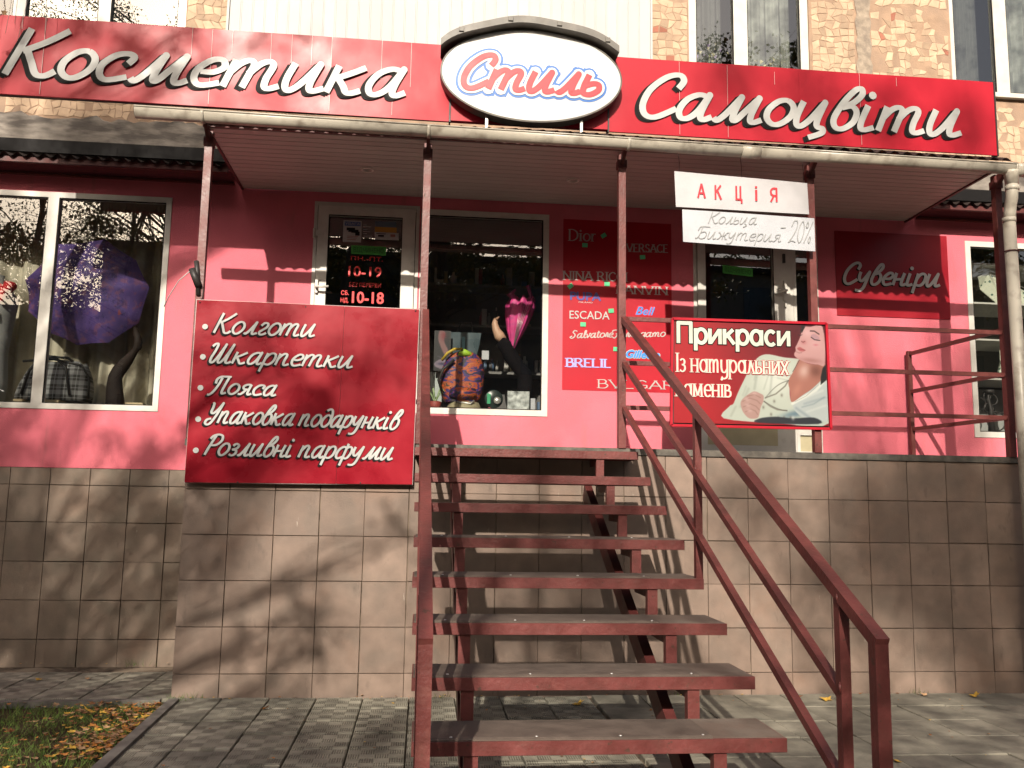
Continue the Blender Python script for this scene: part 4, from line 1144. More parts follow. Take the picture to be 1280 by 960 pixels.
# right hand hopper and downpipe
mb = gutter_piece(5.93, 6.02, .060)
mb.build('corner_piece', M['gutter'], gut)
gutter_piece(6.021, 6.9, .056).build('trough', M['gutter'], gut)
dp = thing('downpipe', 'cream downpipe with double elbow beside the rightmost porch post', 'pipe')
MB().tube([(5.908, -.205, 3.80), (5.908, -.205, 3.785), (5.908, -.205, 3.70)], [.062, .052, .046], 16).build('outlet', M['gutter'], dp)
MB().tube([(5.908, -.205, 3.72), (5.905, -.205, 3.655), (5.908, -.195, 3.60), (5.915, -.165, 3.555), (5.918, -.150, 3.50), (5.912, -.148, 3.44)], .043, 16).build('elbow', M['gutter'], dp)
MB().tube([(5.908, -.15, 3.45), (5.93, -.15, .10)], .044, 18).build('pipe', M['gutter'], dp)
for z in (3.69, 3.46):
    MB().tube([(5.908, -.205 if z > 3.6 else -.15, z), (5.908, -.205 if z > 3.6 else -.15, z - .035)], .0485, 16).build('collar', M['gutter'], dp)
MB().tube([(5.908 - .050 * math.cos(a), -.15 - .050 * math.sin(a), 3.20) for a in np.linspace(-.6, math.pi + .6, 13)], .005, 6).build('wire_clamp', M['rustdark'], dp)

# ------------------------------------------------------------------ RAILINGS
rail = thing('platform_railing', 'red painted three bar railing along the platform edge', 'railing')
RZ = (2.612, 2.290, 1.968)
for z in RZ:
    MB().bar((.047, 0, z), (1.531, 0, z), .028, .03).build('bar', M['rust'], rail)
    MB().bar((3.009, 0, z), (4.399, 0, z), .028, .03).build('bar', M['rust'], rail)
    MB().bar((4.451, 0, z), (5.899, 0, z), .028, .03).build('bar', M['rust'], rail)
side = thing('side_railing', 'red side railing running back from the corner post to the pink wall', 'railing')
MB().box(5.80, 5.835, 1.12, 1.155, 1.677, 2.66).build('post', M['rust'], side)
for z in (2.635, 2.30, 1.97):
    MB().bar((5.915, .026, z), (5.822, 1.13, z), .028, .03).build('bar', M['rust'], side)

# ------------------------------------------------------------------ STAIRS
stairs = thing('entrance_stairs', 'straight open steel staircase with worn treads painted dark red', 'stairs')
TR = [(1.53, 3.034, 1.638), (1.538, 3.031, 1.458), (1.544, 3.04, 1.279), (1.549, 3.044, 1.094), (1.551, 3.042, .913), (1.560, 3.043, .735), (1.566, 3.046, .557), (1.574, 3.042, .388), (1.575, 3.045, .205)]
for n_, (xl, xr, z) in enumerate(TR):
    y0 = -.28 - .338 * n_
    y1 = y0 + .325
    if n_ == 0: y1 = -.016
    mb = MB()
    # welded angle-iron frame: front lip with a shallow return, ends and back
    z0 = z - .053
    mb.bevbox(xl, xr, y0, y0 + .014, z0, z, .0015)
    mb.box(xl, xl + .006, y0 + .014, y1, z0, z - .001); mb.box(xr - .006, xr, y0 + .014, y1, z0, z - .001)
    mb.box(xl + .006, xr - .006, y1 - .006, y1, z0, z - .001)
    mb.box(xl + .006, xr - .006, y0 + .014, y0 + .045, z0 - .0, z0 + .005)
    tr = mb.build('tread', M['rust'], stairs)
    MB().box(xl + .006, xr - .006, y0 + .014, y1 - .006, z - .028, z - .001 + .002).build('board', M['mattop'], tr)
    if n_ > 2:
        xe = xl + (xr - xl) * (.80 + .03 * math.sin(n_ * 2.3))
        mb = MB(); nn = 40
        for i in range(nn):
            a, b = xl + .012 + (xe - xl) * i / nn, xl + .012 + (xe - xl) * (i + 1) / nn
            ha = .0035 + .004 * abs(math.sin(a * 3.7 + n_)) ; hb = .0035 + .004 * abs(math.sin(b * 3.7 + n_))
            mb.add([(a, y0 + .004, z + .001 + ha * .6), (b, y0 + .004, z + .001 + hb * .6), (b, y0 + .022, z + ha + .003), (a, y0 + .022, z + ha + .003), (b, y0 + .30, z + .0045), (a, y0 + .30, z + .0045), (a, y0 + .004, z + .001), (b, y0 + .004, z + .001)],
                   [(0, 1, 2, 3), (3, 2, 4, 5), (6, 7, 1, 0)])
        mb.quad((xe + .012, y0 + .004, z + .0), (xe + .012, y0 + .3, z), (xe + .012, y0 + .3, z + .0045), (xe + .012, y0 + .004, z + .004))
        mb.build('rubber_mat', M['matdark'], tr)
        for k_ in range(4):
            xx = xl + .15 + (xe - xl - .17) * k_ / 3
            MB().lathe([(.007, 0), (.006, .003), (.001, .0045)], (xx, y0 + .03, z + .0085), 8).build('rivet', M['steel'], tr)
for sx, w_ in ((2.775, .052), (1.80, .055)):
    for n_ in range(8):
        z = TR[n_][2]; y0 = -.28 - .338 * n_
        zt = z - .053; zb = TR[n_ + 1][2] + .001 if n_ < 8 else 0
        # upright below the nosing and flat angle running back under the tread to the stringer
        MB().box(sx - w_ / 2, sx + w_ / 2, y0 + .012, y0 + .018 + .04, zb - .055, zt - .001).build('bracket_upright', M['rust'], stairs)
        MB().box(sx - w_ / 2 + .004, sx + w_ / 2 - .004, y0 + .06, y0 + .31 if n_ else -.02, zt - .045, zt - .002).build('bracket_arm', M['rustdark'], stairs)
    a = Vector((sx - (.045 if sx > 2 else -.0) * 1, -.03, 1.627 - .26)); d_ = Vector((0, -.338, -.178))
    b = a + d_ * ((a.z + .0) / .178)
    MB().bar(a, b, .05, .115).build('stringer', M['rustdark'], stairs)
# hand rails of the stairs
hr = thing('right_stair_handrail', 'three bar red handrail on the right of the stairs', 'handrail')
yE, zE = -3.40, .885
sl_ = (2.617 - zE) / (0 - yE)
X_ = 3.028
MB().bar((2.995, -.028, 2.617 - .028 * sl_), (X_, yE - .03, zE - .03 * sl_), .044, .042).build('bar', M['rust'], hr)
MB().bar((2.995, -.028, 2.295 - .03 * sl_), (X_, -3.16, .66), .032, .032).build('bar', M['rust'], hr)
MB().bar((2.995, -.028, 1.972 - .03 * sl_), (X_, -3.16, 1.972 - 3.16 * sl_ + .0), .032, .032).build('bar', M['rust'], hr)
MB().box(X_ - .022, X_ + .022, yE - .03, yE + .016, -.03, zE - .01).build('post', M['rust'], hr)
MB().box(X_ - .018, X_ + .018, -3.185, -3.145, -.03, 2.617 - 3.16 * sl_ - .02).build('post', M['rust'], hr)
MB().box(3.005, 3.041, -1.625, -1.585, .90, 2.617 - 1.6 * sl_ - .02).build('post', M['rust'], hr)
hl = thing('left_stair_handrail', 'red handrail on the left of the stairs seen end on beside the list board', 'handrail')
XL = 1.598
MB().bar((1.575, -.028, 2.617 - .028 * sl_), (XL + .012, yE - .03, zE - .03 * sl_), .044, .042).build('bar', M['rust'], hl)
for z in (2.295, 1.972):
    MB().bar((1.572, -.028, z - .028 * sl_), (XL + .004, -3.16, z - 3.16 * sl_), .032, .032).build('bar', M['rust'], hl)
MB().box(XL - .010, XL + .034, yE - .03, yE + .016, -.03, zE - .01).build('post', M['rust'], hl)
MB().box(XL - .014, XL + .022, -3.185, -3.145, -.03, 2.617 - 3.16 * sl_ - .02).build('post', M['rust'], hl)
MB().box(XL - .018, XL + .018, -1.625, -1.585, .86, 2.617 - 1.6 * sl_ - .02).build('post', M['rust'], hl)

for rl, x_, zs_ in ((rail, .047, RZ), (rail, 1.531, RZ), (rail, 3.009, RZ), (rail, 4.399, RZ), (rail, 4.451, RZ), (rail, 5.899, RZ)):
    for z in zs_:
        MB().tube([(x_ - .004, -.012, z - .016), (x_ + .002, -.018, z), (x_ - .003, -.012, z + .016)], [.003, .005, .003], 6).build('weld_bead', M['rust'], rl)
for y_, z_ in ((-1.605, 2.617 - 1.6 * sl_ - .02), (-1.605, 2.295 - 1.605 * sl_), (-1.605, 1.972 - 1.605 * sl_), (-3.165, 2.617 - 3.16 * sl_ - .02), (-3.165, 2.295 - 3.15 * sl_)):
    MB().tube([(3.008, y_ - .018, z_ - .02), (3.004, y_ - .022, z_), (3.008, y_ - .016, z_ + .018)], [.003, .006, .003], 6).build('weld_bead', M['rust'], hr)

# ------------------------------------------------------------------ SIGNS
# upper red fascia signs
def fascia(x0, x1, seams, lab, zt=(4.60, 4.61), zb=(4.025, 4.0)):
    t = thing('fascia_sign', lab, 'sign', group='red fascia signs above the canopy')
    Xr = (-1.57, 5.915)
    def zt_(x): return 4.600 + (4.586 - 4.600) * (x - Xr[0]) / 7.5
    def zb_(x): return 4.022 + (3.990 - 4.022) * (x - Xr[0]) / 7.5
    xs = [x0] + seams + [x1]
    for i in range(len(xs) - 1):
        a, b = xs[i] + .0008, xs[i + 1] - .0008
        mb = MB(); yf, yb = -.05 - random.uniform(0, .002), -.03
        nx = max(2, int((b - a) / .05)); nz = 10
        P_ = []
        for j in range(nz + 1):
            for k in range(nx + 1):
                x = a + (b - a) * k / nx; z = zb_(x) + (zt_(x) - zb_(x)) * j / nz
                w_ = .004 * math.sin(x * 4.1 + 1) * math.sin(z * 7) if 0 < k < nx else 0
                P_.append((x, yf + w_, z))
        n0 = len(P_)
        F_ = [(j * (nx + 1) + k, j * (nx + 1) + k + 1, (j + 1) * (nx + 1) + k + 1, (j + 1) * (nx + 1) + k) for j in range(nz) for k in range(nx)]
        mb.add(P_, F_, True)
        mb.box(a, b, yf + .006, yb, zb_(a) + .001, zt_(b) - .001)
        mb.build('panel', M['red'], t)
    fr = MB(); fr.box(x0 - .006, x1 + .006, -.029, .02, 4.03, 4.575); 
    fr.box(x0 - .012, x0 - .001, -.055, .02, zb_(x0) - .004, zt_(x0) + .004); fr.box(x1 + .001, x1 + .012, -.055, .02, zb_(x1) - .004, zt_(x1) + .004)
    fr.build('backing', M['darksteel'], t)
    return t
fs1 = fascia(-1.57, 1.70, [-1.125, .009, .847], 'long red fascia sign on the left with white script lettering')
fs2 = fascia(2.88, 5.915, [3.411, 3.781, 4.341, 4.823], 'long red fascia sign on the right with white script lettering')
MB().box(1.70, 2.88, -.045, .0, 4.02, 4.60).build('panel', M['red'], fs1)
YL = -.0575
W_ = .050
for (fs, txt, a, b, z0, z1, xh) in ((fs1, 'Косметика', -1.385, 1.405, 4.157, 4.170, .205), (fs2, 'Самоцвіти', 3.105, 5.646, 4.130, 4.124, .198)):
    pen('letter_shadow', M['black'], fs, txt, a, b, z0, xh, YL, W_, .34, Z1=z1, dx=-.034, dz=-.018)
    pen('letter_shadow', M['black'], fs, txt, a, b, z0, xh, YL - .004, W_, .34, Z1=z1, dx=-.017, dz=-.010)
    pen('lettering', M['white'], fs, txt, a, b, z0, xh, YL - .008, W_, .34, Z1=z1)
# pale strips painted as glints along seams and scratches of the sheet
for x, za, zb in ((-.13, 4.38, 4.60), (.42, 4.33, 4.60), (.565, 4.33, 4.60), (.706, 4.37, 4.60), (1.205, 4.30, 4.60), (1.416, 4.25, 4.60), (1.29, 4.03, 4.13), (-1.28, 4.5, 4.6), (.15, 4.42, 4.6), (4.15, 4.45, 4.55), (5.12, 4.5, 4.57), (-1.125, 4.03, 4.59), (.009, 4.03, 4.59), (.847, 4.03, 4.59), (3.411, 4.01, 4.58), (3.781, 4.01, 4.58), (4.823, 4.01, 4.58)):
    MB().box(x - .0012, x + .0012, -.0562, -.0545, za, zb).build('scratch_glint', mat('painted_glint', (.5, .32, .30), .4), fs1 if x < 2 else fs2)

# oval sign
ov = thing('oval_sign', 'white oval box sign with red and blue script under a grey curved trim', 'sign')
oc = (2.290, 4.345); orx, orz = .650, .343
def ell(rx, rz, n=72, tilt=0.0):
    return [(oc[0] + rx * math.cos(2 * math.pi * k / n), oc[1] + rz * math.sin(2 * math.pi * k / n)) for k in range(n)]
mb = MB(); e1 = ell(orx, orz); n = len(e1)
mb.add([(x, -.16, z) for x, z in e1], [tuple(range(n))])
mb.build('face', M['ovalface'], ov)
mb = MB(); e2 = ell(orx + .012, orz + .012)
mb.add([(x, -.163, z) for x, z in e1] + [(x, -.160, z) for x, z in e2] + [(x, -.06, z) for x, z in e2], [(k, (k + 1) % n, n + (k + 1) % n, n + k) for k in range(n)] + [(n + k, n + (k + 1) % n, 2 * n + (k + 1) % n, 2 * n + k) for k in range(n)] + [tuple(range(2 * n, 3 * n))], False)
mb.build('rim', M['greyplastic'], ov)
# curved trim over the top: tracks the ellipse, ends stand out past it
mb = MB(); m_ = 34; pa = []
for k in range(m_ + 1):
    a = R(158) - (R(158) - R(28)) * k / m_
    f = k / m_
    off = .020 + .045 * (abs(f - .5) * 2) ** 3 + .008 * math.sin(f * 17)
    pa.append((oc[0] + (orx + off) * math.cos(a), oc[1] + (orz + off * .75) * math.sin(a)))
for k in range(m_):
    (xa, za), (xb, zb) = pa[k], pa[k + 1]
    h = .052
    v = [(xa, -.235, za), (xb, -.235, zb), (xb, -.235, zb + h), (xa, -.235, za + h), (xa, -.05, za), (xb, -.05, zb), (xb, -.05, zb + h + .03), (xa, -.05, za + h + .03)]
    mb.add(v, [(0, 1, 2, 3), (3, 2, 6, 7), (0, 4, 5, 1)], False)
    if k in (0,): mb.add(v, [(0, 3, 7, 4)])
    if k == m_ - 1: mb.add(v, [(1, 5, 6, 2)])
mb.build('trim', M['greyplastic'], ov)
for k in (5, 14, 22, 31):
    x, z = pa[k]
    MB().box(x - .018, x + .018, -.245, -.232, z + .012, z + .045, .002).build('clip', M['greyplastic'], ov)
for x in (1.97, 2.66):
    MB().box(x - .009, x + .009, -.12, -.10, 3.93, 4.08).build('foot', M['steel'], ov)
YO = -.162
a_ = (('letter_outline', M['signblue'], .068, 0), ('letter_halo', M['ovalface'], .034, .004), ('lettering', M['signred'], .0, .008))
for nm, m_, g, dy in a_:
    pen(nm, m_, ov, 'Стиль', 1.775, 2.800, 4.217, .150, YO - dy, .046, .32, Z1=4.224, grow=g, roundcap=(nm != 'lettering'), contrast=.15)

# list board
lb = thing('list_board', 'large red board listing tights, socks and belts in white script', 'sign')
q = [(.016, 1.383), (1.517, 1.396), (1.529, 2.612), (.019, 2.622)]
mb = MB()
xs = [0, .66, 1.0]
for i in range(2):
    def lp(u, v): 
        x = (q[0][0] * (1 - u) + q[1][0] * u) * (1 - v) + (q[3][0] * (1 - u) + q[2][0] * u) * v
        z = (q[0][1] * (1 - u) + q[1][1] * u) * (1 - v) + (q[3][1] * (1 - u) + q[2][1] * u) * v
        return x, z
    mb = MB(); N_ = 12; P_ = []
    u0, u1 = (0, .6594) if i == 0 else (.6606, 1)
    for j in range(N_ + 1):
        for k in range(N_ + 1):
            x, z = lp(u0 + (u1 - u0) * k / N_, j / N_)
            P_.append((x, -.062 + .003 * math.sin(x * 5 + z * 3), z))
    mb.add(P_, [(j * (N_ + 1) + k, j * (N_ + 1) + k + 1, (j + 1) * (N_ + 1) + k + 1, (j + 1) * (N_ + 1) + k) for j in range(N_) for k in range(N_)], True)
    mb.build('sheet', M['redsheet'], lb)
mb = MB(); mb.add([(x + dx, y, z + dz) for y in (-.055, -.032) for (x, z), dx, dz in zip(q, (-.004, .004, .004, -.004), (-.004, -.004, .004, .004))], [(0, 1, 2, 3), (7, 6, 5, 4), (0, 4, 5, 1), (1, 5, 6, 2), (2, 6, 7, 3), (3, 7, 4, 0)])
mb.build('backing', mat('pale_backing', (.5, .42, .4)), lb)
for (x, z) in ((.04, 2.605), (.75, 2.60), (1.505, 2.60), (.36, 1.39), (1.17, 1.40)):
    MB().lathe([(.006, 0), (.005, -.003)], (x, -.063, z), 8, 'y').build('screw', M['darksteel'], lb)
YB = -.068
words = (('Колготи', .139, .830, 2.395, 2.392, .083), ('Шкарпетки', .128, 1.095, 2.190, 2.183, .080), ('Пояса', .120, .590, 1.983, 1.975, .070),
         ('Упаковка подарунків', .118, 1.445, 1.783, 1.768, .080), ('Розливні парфуми', .128, 1.388, 1.568, 1.560, .080))
for (t, a, b, z0, z1, xh) in words:
    lo_ = a
    for q_, (dx, dz) in enumerate(((-.014, -.011), (-.007, -.0055))):
        pen('letter_shadow', M['black'], lb, t, lo_, b, z0, xh, YB - q_ * .002, .0165, .36, Z1=z1, dx=dx, dz=dz, space=.5)
    pen('lettering', M['white'], lb, t, lo_, b, z0, xh, YB - .005, .0165, .36, Z1=z1, space=.5)
for (x, z) in ((.087, 2.436), (.085, 2.228), (.082, 2.017), (.080, 1.805), (.078, 1.596)):
    mb = MB(); mb.add([(x + .019 * math.cos(2 * math.pi * k / 16), YB - .002, z + .019 * math.sin(2 * math.pi * k / 16)) for k in range(16)], [tuple(range(16))])
    mb.build('bullet_dot', M['white'], lb)
# clamp on the left post
cl = thing('post_clamp', 'black plastic pipe stub wired to the leftmost porch post', 'clamp')
MB().tube([(-.03, -.05, 2.84), (.02, -.04, 2.72)], .024, 12).build('pipe_stub', M['darksteel'], cl)
MB().tube([(-.008, -.035, 2.90), (.004, -.035, 2.82), (.02, -.03, 2.66)], .016, 10).build('bracket', M['darksteel'], cl)
MB().tube([(-.04, -.06, 2.82), (-.12, -.02, 2.76), (-.20, .05, 2.66), (-.24, .1, 2.60)], .0035, 5).build('cord', M['white'], cl)
MB().tube([(.02, -.04, 2.78), (.05, -.03, 2.70), (.045, -.03, 2.64), (.02, -.035, 2.62)], .0025, 5).build('wire', M['darksteel'], cl)

# poster with perfume names on the wall
po = thing('perfume_poster', 'tall red poster of perfume names with small green price tags', 'poster')
YP = D - .006
plate('sheet', M['poster'], po, 2.742, 3.700, 2.237, 3.735, YP + .007, .004)
lilac = mat('lilac_print', (.30, .30, .62), .5); navy = mat('navy_print', (.05, .04, .22), .5); blu = mat('sky_blue_print', (.03, .22, .62), .5)
cream = mat('cream_print', (.40, .34, .32), .5)
w = .013
def pw(t, a, b, z0, xh, m, z1=None, sl=0.0, ww=w, serif=.016, contrast=.55, **k):
    pen('lettering', m, po, t, a, b, z0, xh, YP, ww, sl, Z1=z1, serif=serif, contrast=contrast, **k)
pw('Dior', 2.789, 3.035, 3.543, .072, cream, 3.547, ww=.015)
pw('VERSACE', 3.294, 3.676, 3.467, .050, cream, 3.475)
pw('NINA RICCI', 2.741, 3.303, 3.194, .054, cream, 3.201)
pw('LANVIN', 3.212, 3.662, 3.091, .050, cream, 3.095)
ftext('lettering', navy, po, 'PUPA', 2.807, 3.072, 3.020, .070, YP, bold=.04)
ftext('lettering', M['offwhite'], po, 'MILANO', 2.88, 3.0, 2.995, .012, YP)
ftext('lettering', M['white'], po, 'ESCADA', 2.801, 3.149, 2.854, .070, YP, Z1=2.858, bold=.005)
ftext('lettering', M['signred'], po, 'Bell', 3.378, 3.545, 2.908, .078, YP + .0005, shear=.35, bold=.06)
ftext('lettering', blu, po, 'Bell', 3.381, 3.549, 2.911, .070, YP - .001, shear=.35, bold=.02)
pw('s_аl_v_аt_оr_е', 2.802, 3.185, 2.683, .038, cream, 2.705, .2, .011, 0, .3)
pw('F_еr_r_аg_аm_о', 3.17, 3.645, 2.70, .038, cream, 2.727, .2, .011, 0, .3)
ftext('lettering', M['white'], po, 'Gillette', 3.294, 3.590, 2.530, .068, YP + .0005, shear=.3, bold=.07)
ftext('lettering', blu, po, 'Gillette', 3.296, 3.586, 2.533, .062, YP - .001, shear=.3, bold=.045)
pw('BRELIL', 2.773, 3.171, 2.437, .050, lilac, 2.440, ww=.019, serif=.02)
pw('BVLGARI', 3.050, 3.76, 2.262, .050, cream, 2.268, serif=.016)
for (x, z, r_) in ((3.095, 3.600, .6), (2.930, 3.506, 0), (3.440, 3.422, .1), (3.126, 3.169, 0), (2.806, 3.138, .7), (3.162, 2.934, .1), (2.918, 2.806, 0), (3.206, 2.601, 0)):
    c_, s_ = math.cos(r_), math.sin(r_)
    pts = [(x + (dx * c_ - dz * s_), z + (dx * s_ + dz * c_)) for dx, dz in ((-.024, -.018), (.024, -.018), (.024, .018), (-.024, .018))]
    mb = MB(); mb.add([(p[0], YP - .004 - (.004 if i > 1 else 0), p[1]) for i, p in enumerate(pts)], [(0, 1, 2, 3)])
    mb.build('price_tag', mat('mint_tag', (.10, .50, .24), .7), po)

# souvenir sign
sv = thing('souvenir_sign', 'dark red wall sign with one grey script word on the right', 'sign')
plate('sheet', M['maroon'], sv, 5.200, 6.262, 2.972, 3.745, D - .002, .006)
pen('letter_shadow', M['black'], sv, 'Сувеніри', 5.263, 6.186, 3.262,   .112, D - .010, .028, .30, Z1=3.272, dx=-.012, dz=-.010, contrast=.2)
pen('lettering', M['offwhite'], sv, 'Сувеніри', 5.263, 6.186, 3.262,   .112, D - .013, .028, .30, Z1=3.272, contrast=.2)

# hanging cards
def card(q, y, m, t, name, parent):
    mb = MB(); N_ = 8; P_ = []
    for th in (0, .004):
        for j in range(N_ + 1):
            for k in range(N_ + 1):
                u, v = k / N_, j / N_
                x = (q[0][0] * (1 - u) + q[1][0] * u) * (1 - v) + (q[3][0] * (1 - u) + q[2][0] * u) * v
                z = (q[0][1] * (1 - u) + q[1][1] * u) * (1 - v) + (q[3][1] * (1 - u) + q[2][1] * u) * v
                P_.append((x, y + th + .003 * math.sin(u * 7 + t) * (v - .3), z))
    n1 = (N_ + 1) ** 2
    F_ = []
    for o_ in (0, n1):
        F_ += [(o_ + j * (N_ + 1) + k, o_ + j * (N_ + 1) + k + 1, o_ + (j + 1) * (N_ + 1) + k + 1, o_ + (j + 1) * (N_ + 1) + k) for j in range(N_) for k in range(N_)]
    mb.add(P_, F_, True)
    return mb.build(name, m, parent)
ca = thing('sale_card', 'white hanging card with spaced red capitals, upper of the two', 'card')
card([(3.364, 3.436), (4.370, 3.429), (4.363, 3.668), (3.354, 3.706)], -.10, M['cardwarm'], 0, 'sheet', ca)
for ch, x, z in (('А', 3.5535, 3.511), ('К', 3.680, 3.506), ('Ц', 3.835, 3.508), ('І', 3.967, 3.509), ('Я', 4.100, 3.509)):
    wd = {'А': .066, 'К': .056, 'Ц': .058, 'І': .012, 'Я': .058}[ch]
    if ch == 'І':
        mb = MB(); mb.box(x - .008, x + .008, -.108, -.106, z, z + .085); mb.box(x - .008, x + .008, -.108, -.106, z + .097, z + .112)
        mb.build('letter', M['signred'], ca)
    else:
        pen('letter', M['signred'], ca, 'b' + ch + '_', x - wd / 2, x + wd / 2, z, .077, -.107, .0135, 0.0, contrast=0.0)
cb = thing('discount_card', 'white hanging card with pale handwriting and a discount figure, lower of the two', 'card')
card([(3.415, 3.176), (4.409, 3.149), (4.41, 3.401), (3.411, 3.419)], -.10, M['card'], 2, 'sheet', cb)
hw = dict(contrast=.1)
pen('lettering', M['ink'], cb, 'Кольца', 3.600, 3.969, 3.322, .052, -.107, .0055, .3, Z1=3.330, **hw)
pen('lettering', M['ink'], cb, 'Бижутерия', 3.500, 4.150, 3.205, .055, -.107, .0055, .3, Z1=3.208, **hw)
pen('lettering', M['ink'], cb, '-', 4.145, 4.190, 3.262, .075, -.107, .007, .0, **hw)
pen('lettering', M['ink'], cb, '20%', 4.200, 4.400, 3.208, .100, -.107, .006, .2, **hw)
mb = MB(); mb.box(3.43, 4.40, -.107, -.1055, 3.180, 3.1815)
for x, z0, z1 in ((3.39, 3.70, 3.86), (3.86, 3.68, 3.86), (4.335, 3.67, 3.86), (3.50, 3.40, 3.45), (3.86, 3.40, 3.45), (4.25, 3.39, 3.44)):
    tg = MB().tube([(x, -.095, z0 - .03), (x + .004, -.09, (z0 + z1) / 2), (x, -.08, z1)], .002, 5)
    tg.build('string', M['darksteel'], ca)

# jewellery board with printed portrait -------------------------------
def sd_poly(px, py, poly):
    poly = np.array(poly, float)
    d = np.full(px.shape, 1e9); ins = np.zeros(px.shape, bool)
    for i in range(len(poly)):
        a, b = poly[i], poly[(i + 1) % len(poly)]
        e = b - a; wx, wy = px - a[0], py - a[1]
        t = np.clip((wx * e[0] + wy * e[1]) / (e @ e + 1e-9), 0, 1)
        d = np.minimum(d, np.hypot(wx - e[0] * t, wy - e[1] * t))
        c = ((a[1] > py) != (b[1] > py)) & (px < (b[0] - a[0]) * (py - a[1]) / (b[1] - a[1] + 1e-12) + a[0])
        ins ^= c
    return np.where(ins, -d, d)
class Paint:
    def __init__(s, w, h, nx, ny, base):
        s.nx, s.ny = nx, ny
        s.x, s.y = np.meshgrid(np.linspace(0, w, nx), np.linspace(0, h, ny))
        s.c = np.ones((ny, nx, 3)) * np.array(base, float)
    def blend(s, col, a):
        s.c = s.c * (1 - a[..., None]) + np.array(col, float) * a[..., None]
    def poly(s, col, pts, soft=4, op=1.0):
        d = sd_poly(s.x, s.y, smooth2(pts) if len(pts) > 5 else pts)
        s.blend(col, np.clip(.5 - d / soft, 0, 1) * op)
    def spot(s, col, cx, cy, rx, ry, op=1.0, rot=0.0, p=1.0):
        c_, s_ = math.cos(rot), math.sin(rot)
        u = ((s.x - cx) * c_ + (s.y - cy) * s_) / rx; v = (-(s.x - cx) * s_ + (s.y - cy) * c_) / ry
        s.blend(col, np.exp(-(u * u + v * v) ** p) * op)
    def line(s, col, pts, w, soft=3, op=1.0):
        d = np.full(s.x.shape, 1e9)
        for i in range(len(pts) - 1):
            a, b = np.array(pts[i], float), np.array(pts[i + 1], float)
            e = b - a; wx, wy = s.x - a[0], s.y - a[1]
            t = np.clip((wx * e[0] + wy * e[1]) / (e @ e), 0, 1)
            d = np.minimum(d, np.hypot(wx - e[0] * t, wy - e[1] * t))
        s.blend(col, np.clip(.5 - (d - w / 2) / soft, 0, 1) * op)
    def mesh(s, corners, y, m, name, parent, gain=1.0):
        """corners: bl, br, tr, tl as (x, z)"""
        (ax, az), (bx, bz), (cx, cz_), (dx, dz) = corners
        u = np.linspace(0, 1, s.nx)[None, :]; v = np.linspace(1, 0, s.ny)[:, None]
        X = (ax * (1 - u) + bx * u) * (1 - v) + (dx * (1 - u) + cx * u) * v
        Z = (az * (1 - u) + bz * u) * (1 - v) + (dz * (1 - u) + cz_ * u) * v
        co = np.stack([X, np.full_like(X, y), Z], -1).reshape(-1, 3)
        i = np.arange(s.nx * s.ny).reshape(s.ny, s.nx)
        f = np.stack([i[1:, :-1], i[1:, 1:], i[:-1, 1:], i[:-1, :-1]], -1).reshape(-1, 4)
        me = bpy.data.meshes.new(name)
        me.vertices.add(len(co)); me.vertices.foreach_set('co', co.ravel())
        me.loops.add(len(f) * 4); me.loops.foreach_set('vertex_index', f.ravel().astype(np.int32))
        me.polygons.add(len(f)); me.polygons.foreach_set('loop_start', np.arange(0, len(f) * 4, 4, dtype=np.int32))
        me.update(calc_edges=True)
        at = me.color_attributes.new('print', 'FLOAT_COLOR', 'POINT')
        c = np.clip(s.c, 0, 255) / 255
        c = np.where(c <= .04045, c / 12.92, ((c + .055) / 1.055) ** 2.4) ** 1.2 * 1.12 * gain
        at.data.foreach_set('color', np.concatenate([c, np.ones(c.shape[:2] + (1,))], -1).reshape(-1).astype(np.float32))
        return obj(name, me, m, parent)
def smooth2(pts):
    return [tuple(v) for v in smooth_path(list(pts) + [pts[0]], 4)]
jb = thing('jewellery_board', 'red framed board with a portrait of a woman holding a necklace', 'sign')
# canvas in sheet units: 975 wide x 645 high, origin top left of the printed sheet
p = Paint(938, 645, 300, 200, (196, 26, 44))
g = np.clip((p.x - 150) / 650, 0, 1); v_ = np.clip(p.y / 645, 0, 1)
p.blend((92, 26, 38), g * (1 - .45 * v_) * .95)
p.blend((225, 60, 70), np.exp(-((p.y - 250 - p.x * .10) / 40) ** 2) * .35 * (1 - g))
K = .6977   # portrait traced at 993-wide crop scale -> sheet units
def T(*pts): return [((x / 6.62 * 4.8) + 271 , (y / 6.62 * 4.8) - 45) for x, y in pts]
blouse = T((40, 905), (85, 800), (120, 775), (150, 700), (200, 590), (300, 400), (400, 332), (560, 355), (700, 368), (720, 420), (640, 500), (600, 600), (612, 745), (700, 690), (800, 615), (915, 440), (925, 925), (500, 935))
p.poly((205, 212, 200), blouse, 5)
p.spot((232, 236, 226), *T((480, 560))[0], 120, 90, .9)
p.spot((150, 170, 178), *T((820, 830))[0], 60, 60, .9)
p.spot((120, 145, 158), *T((640, 850))[0], 90, 22, .9, -.25)
p.spot((165, 182, 186), *T((880, 720))[0], 30, 60, .7, .3)
p.poly((198, 206, 204), T((700, 690), (800, 618), (905, 520), (925, 520), (925, 880), (820, 900), (700, 880), (620, 780)), 6)
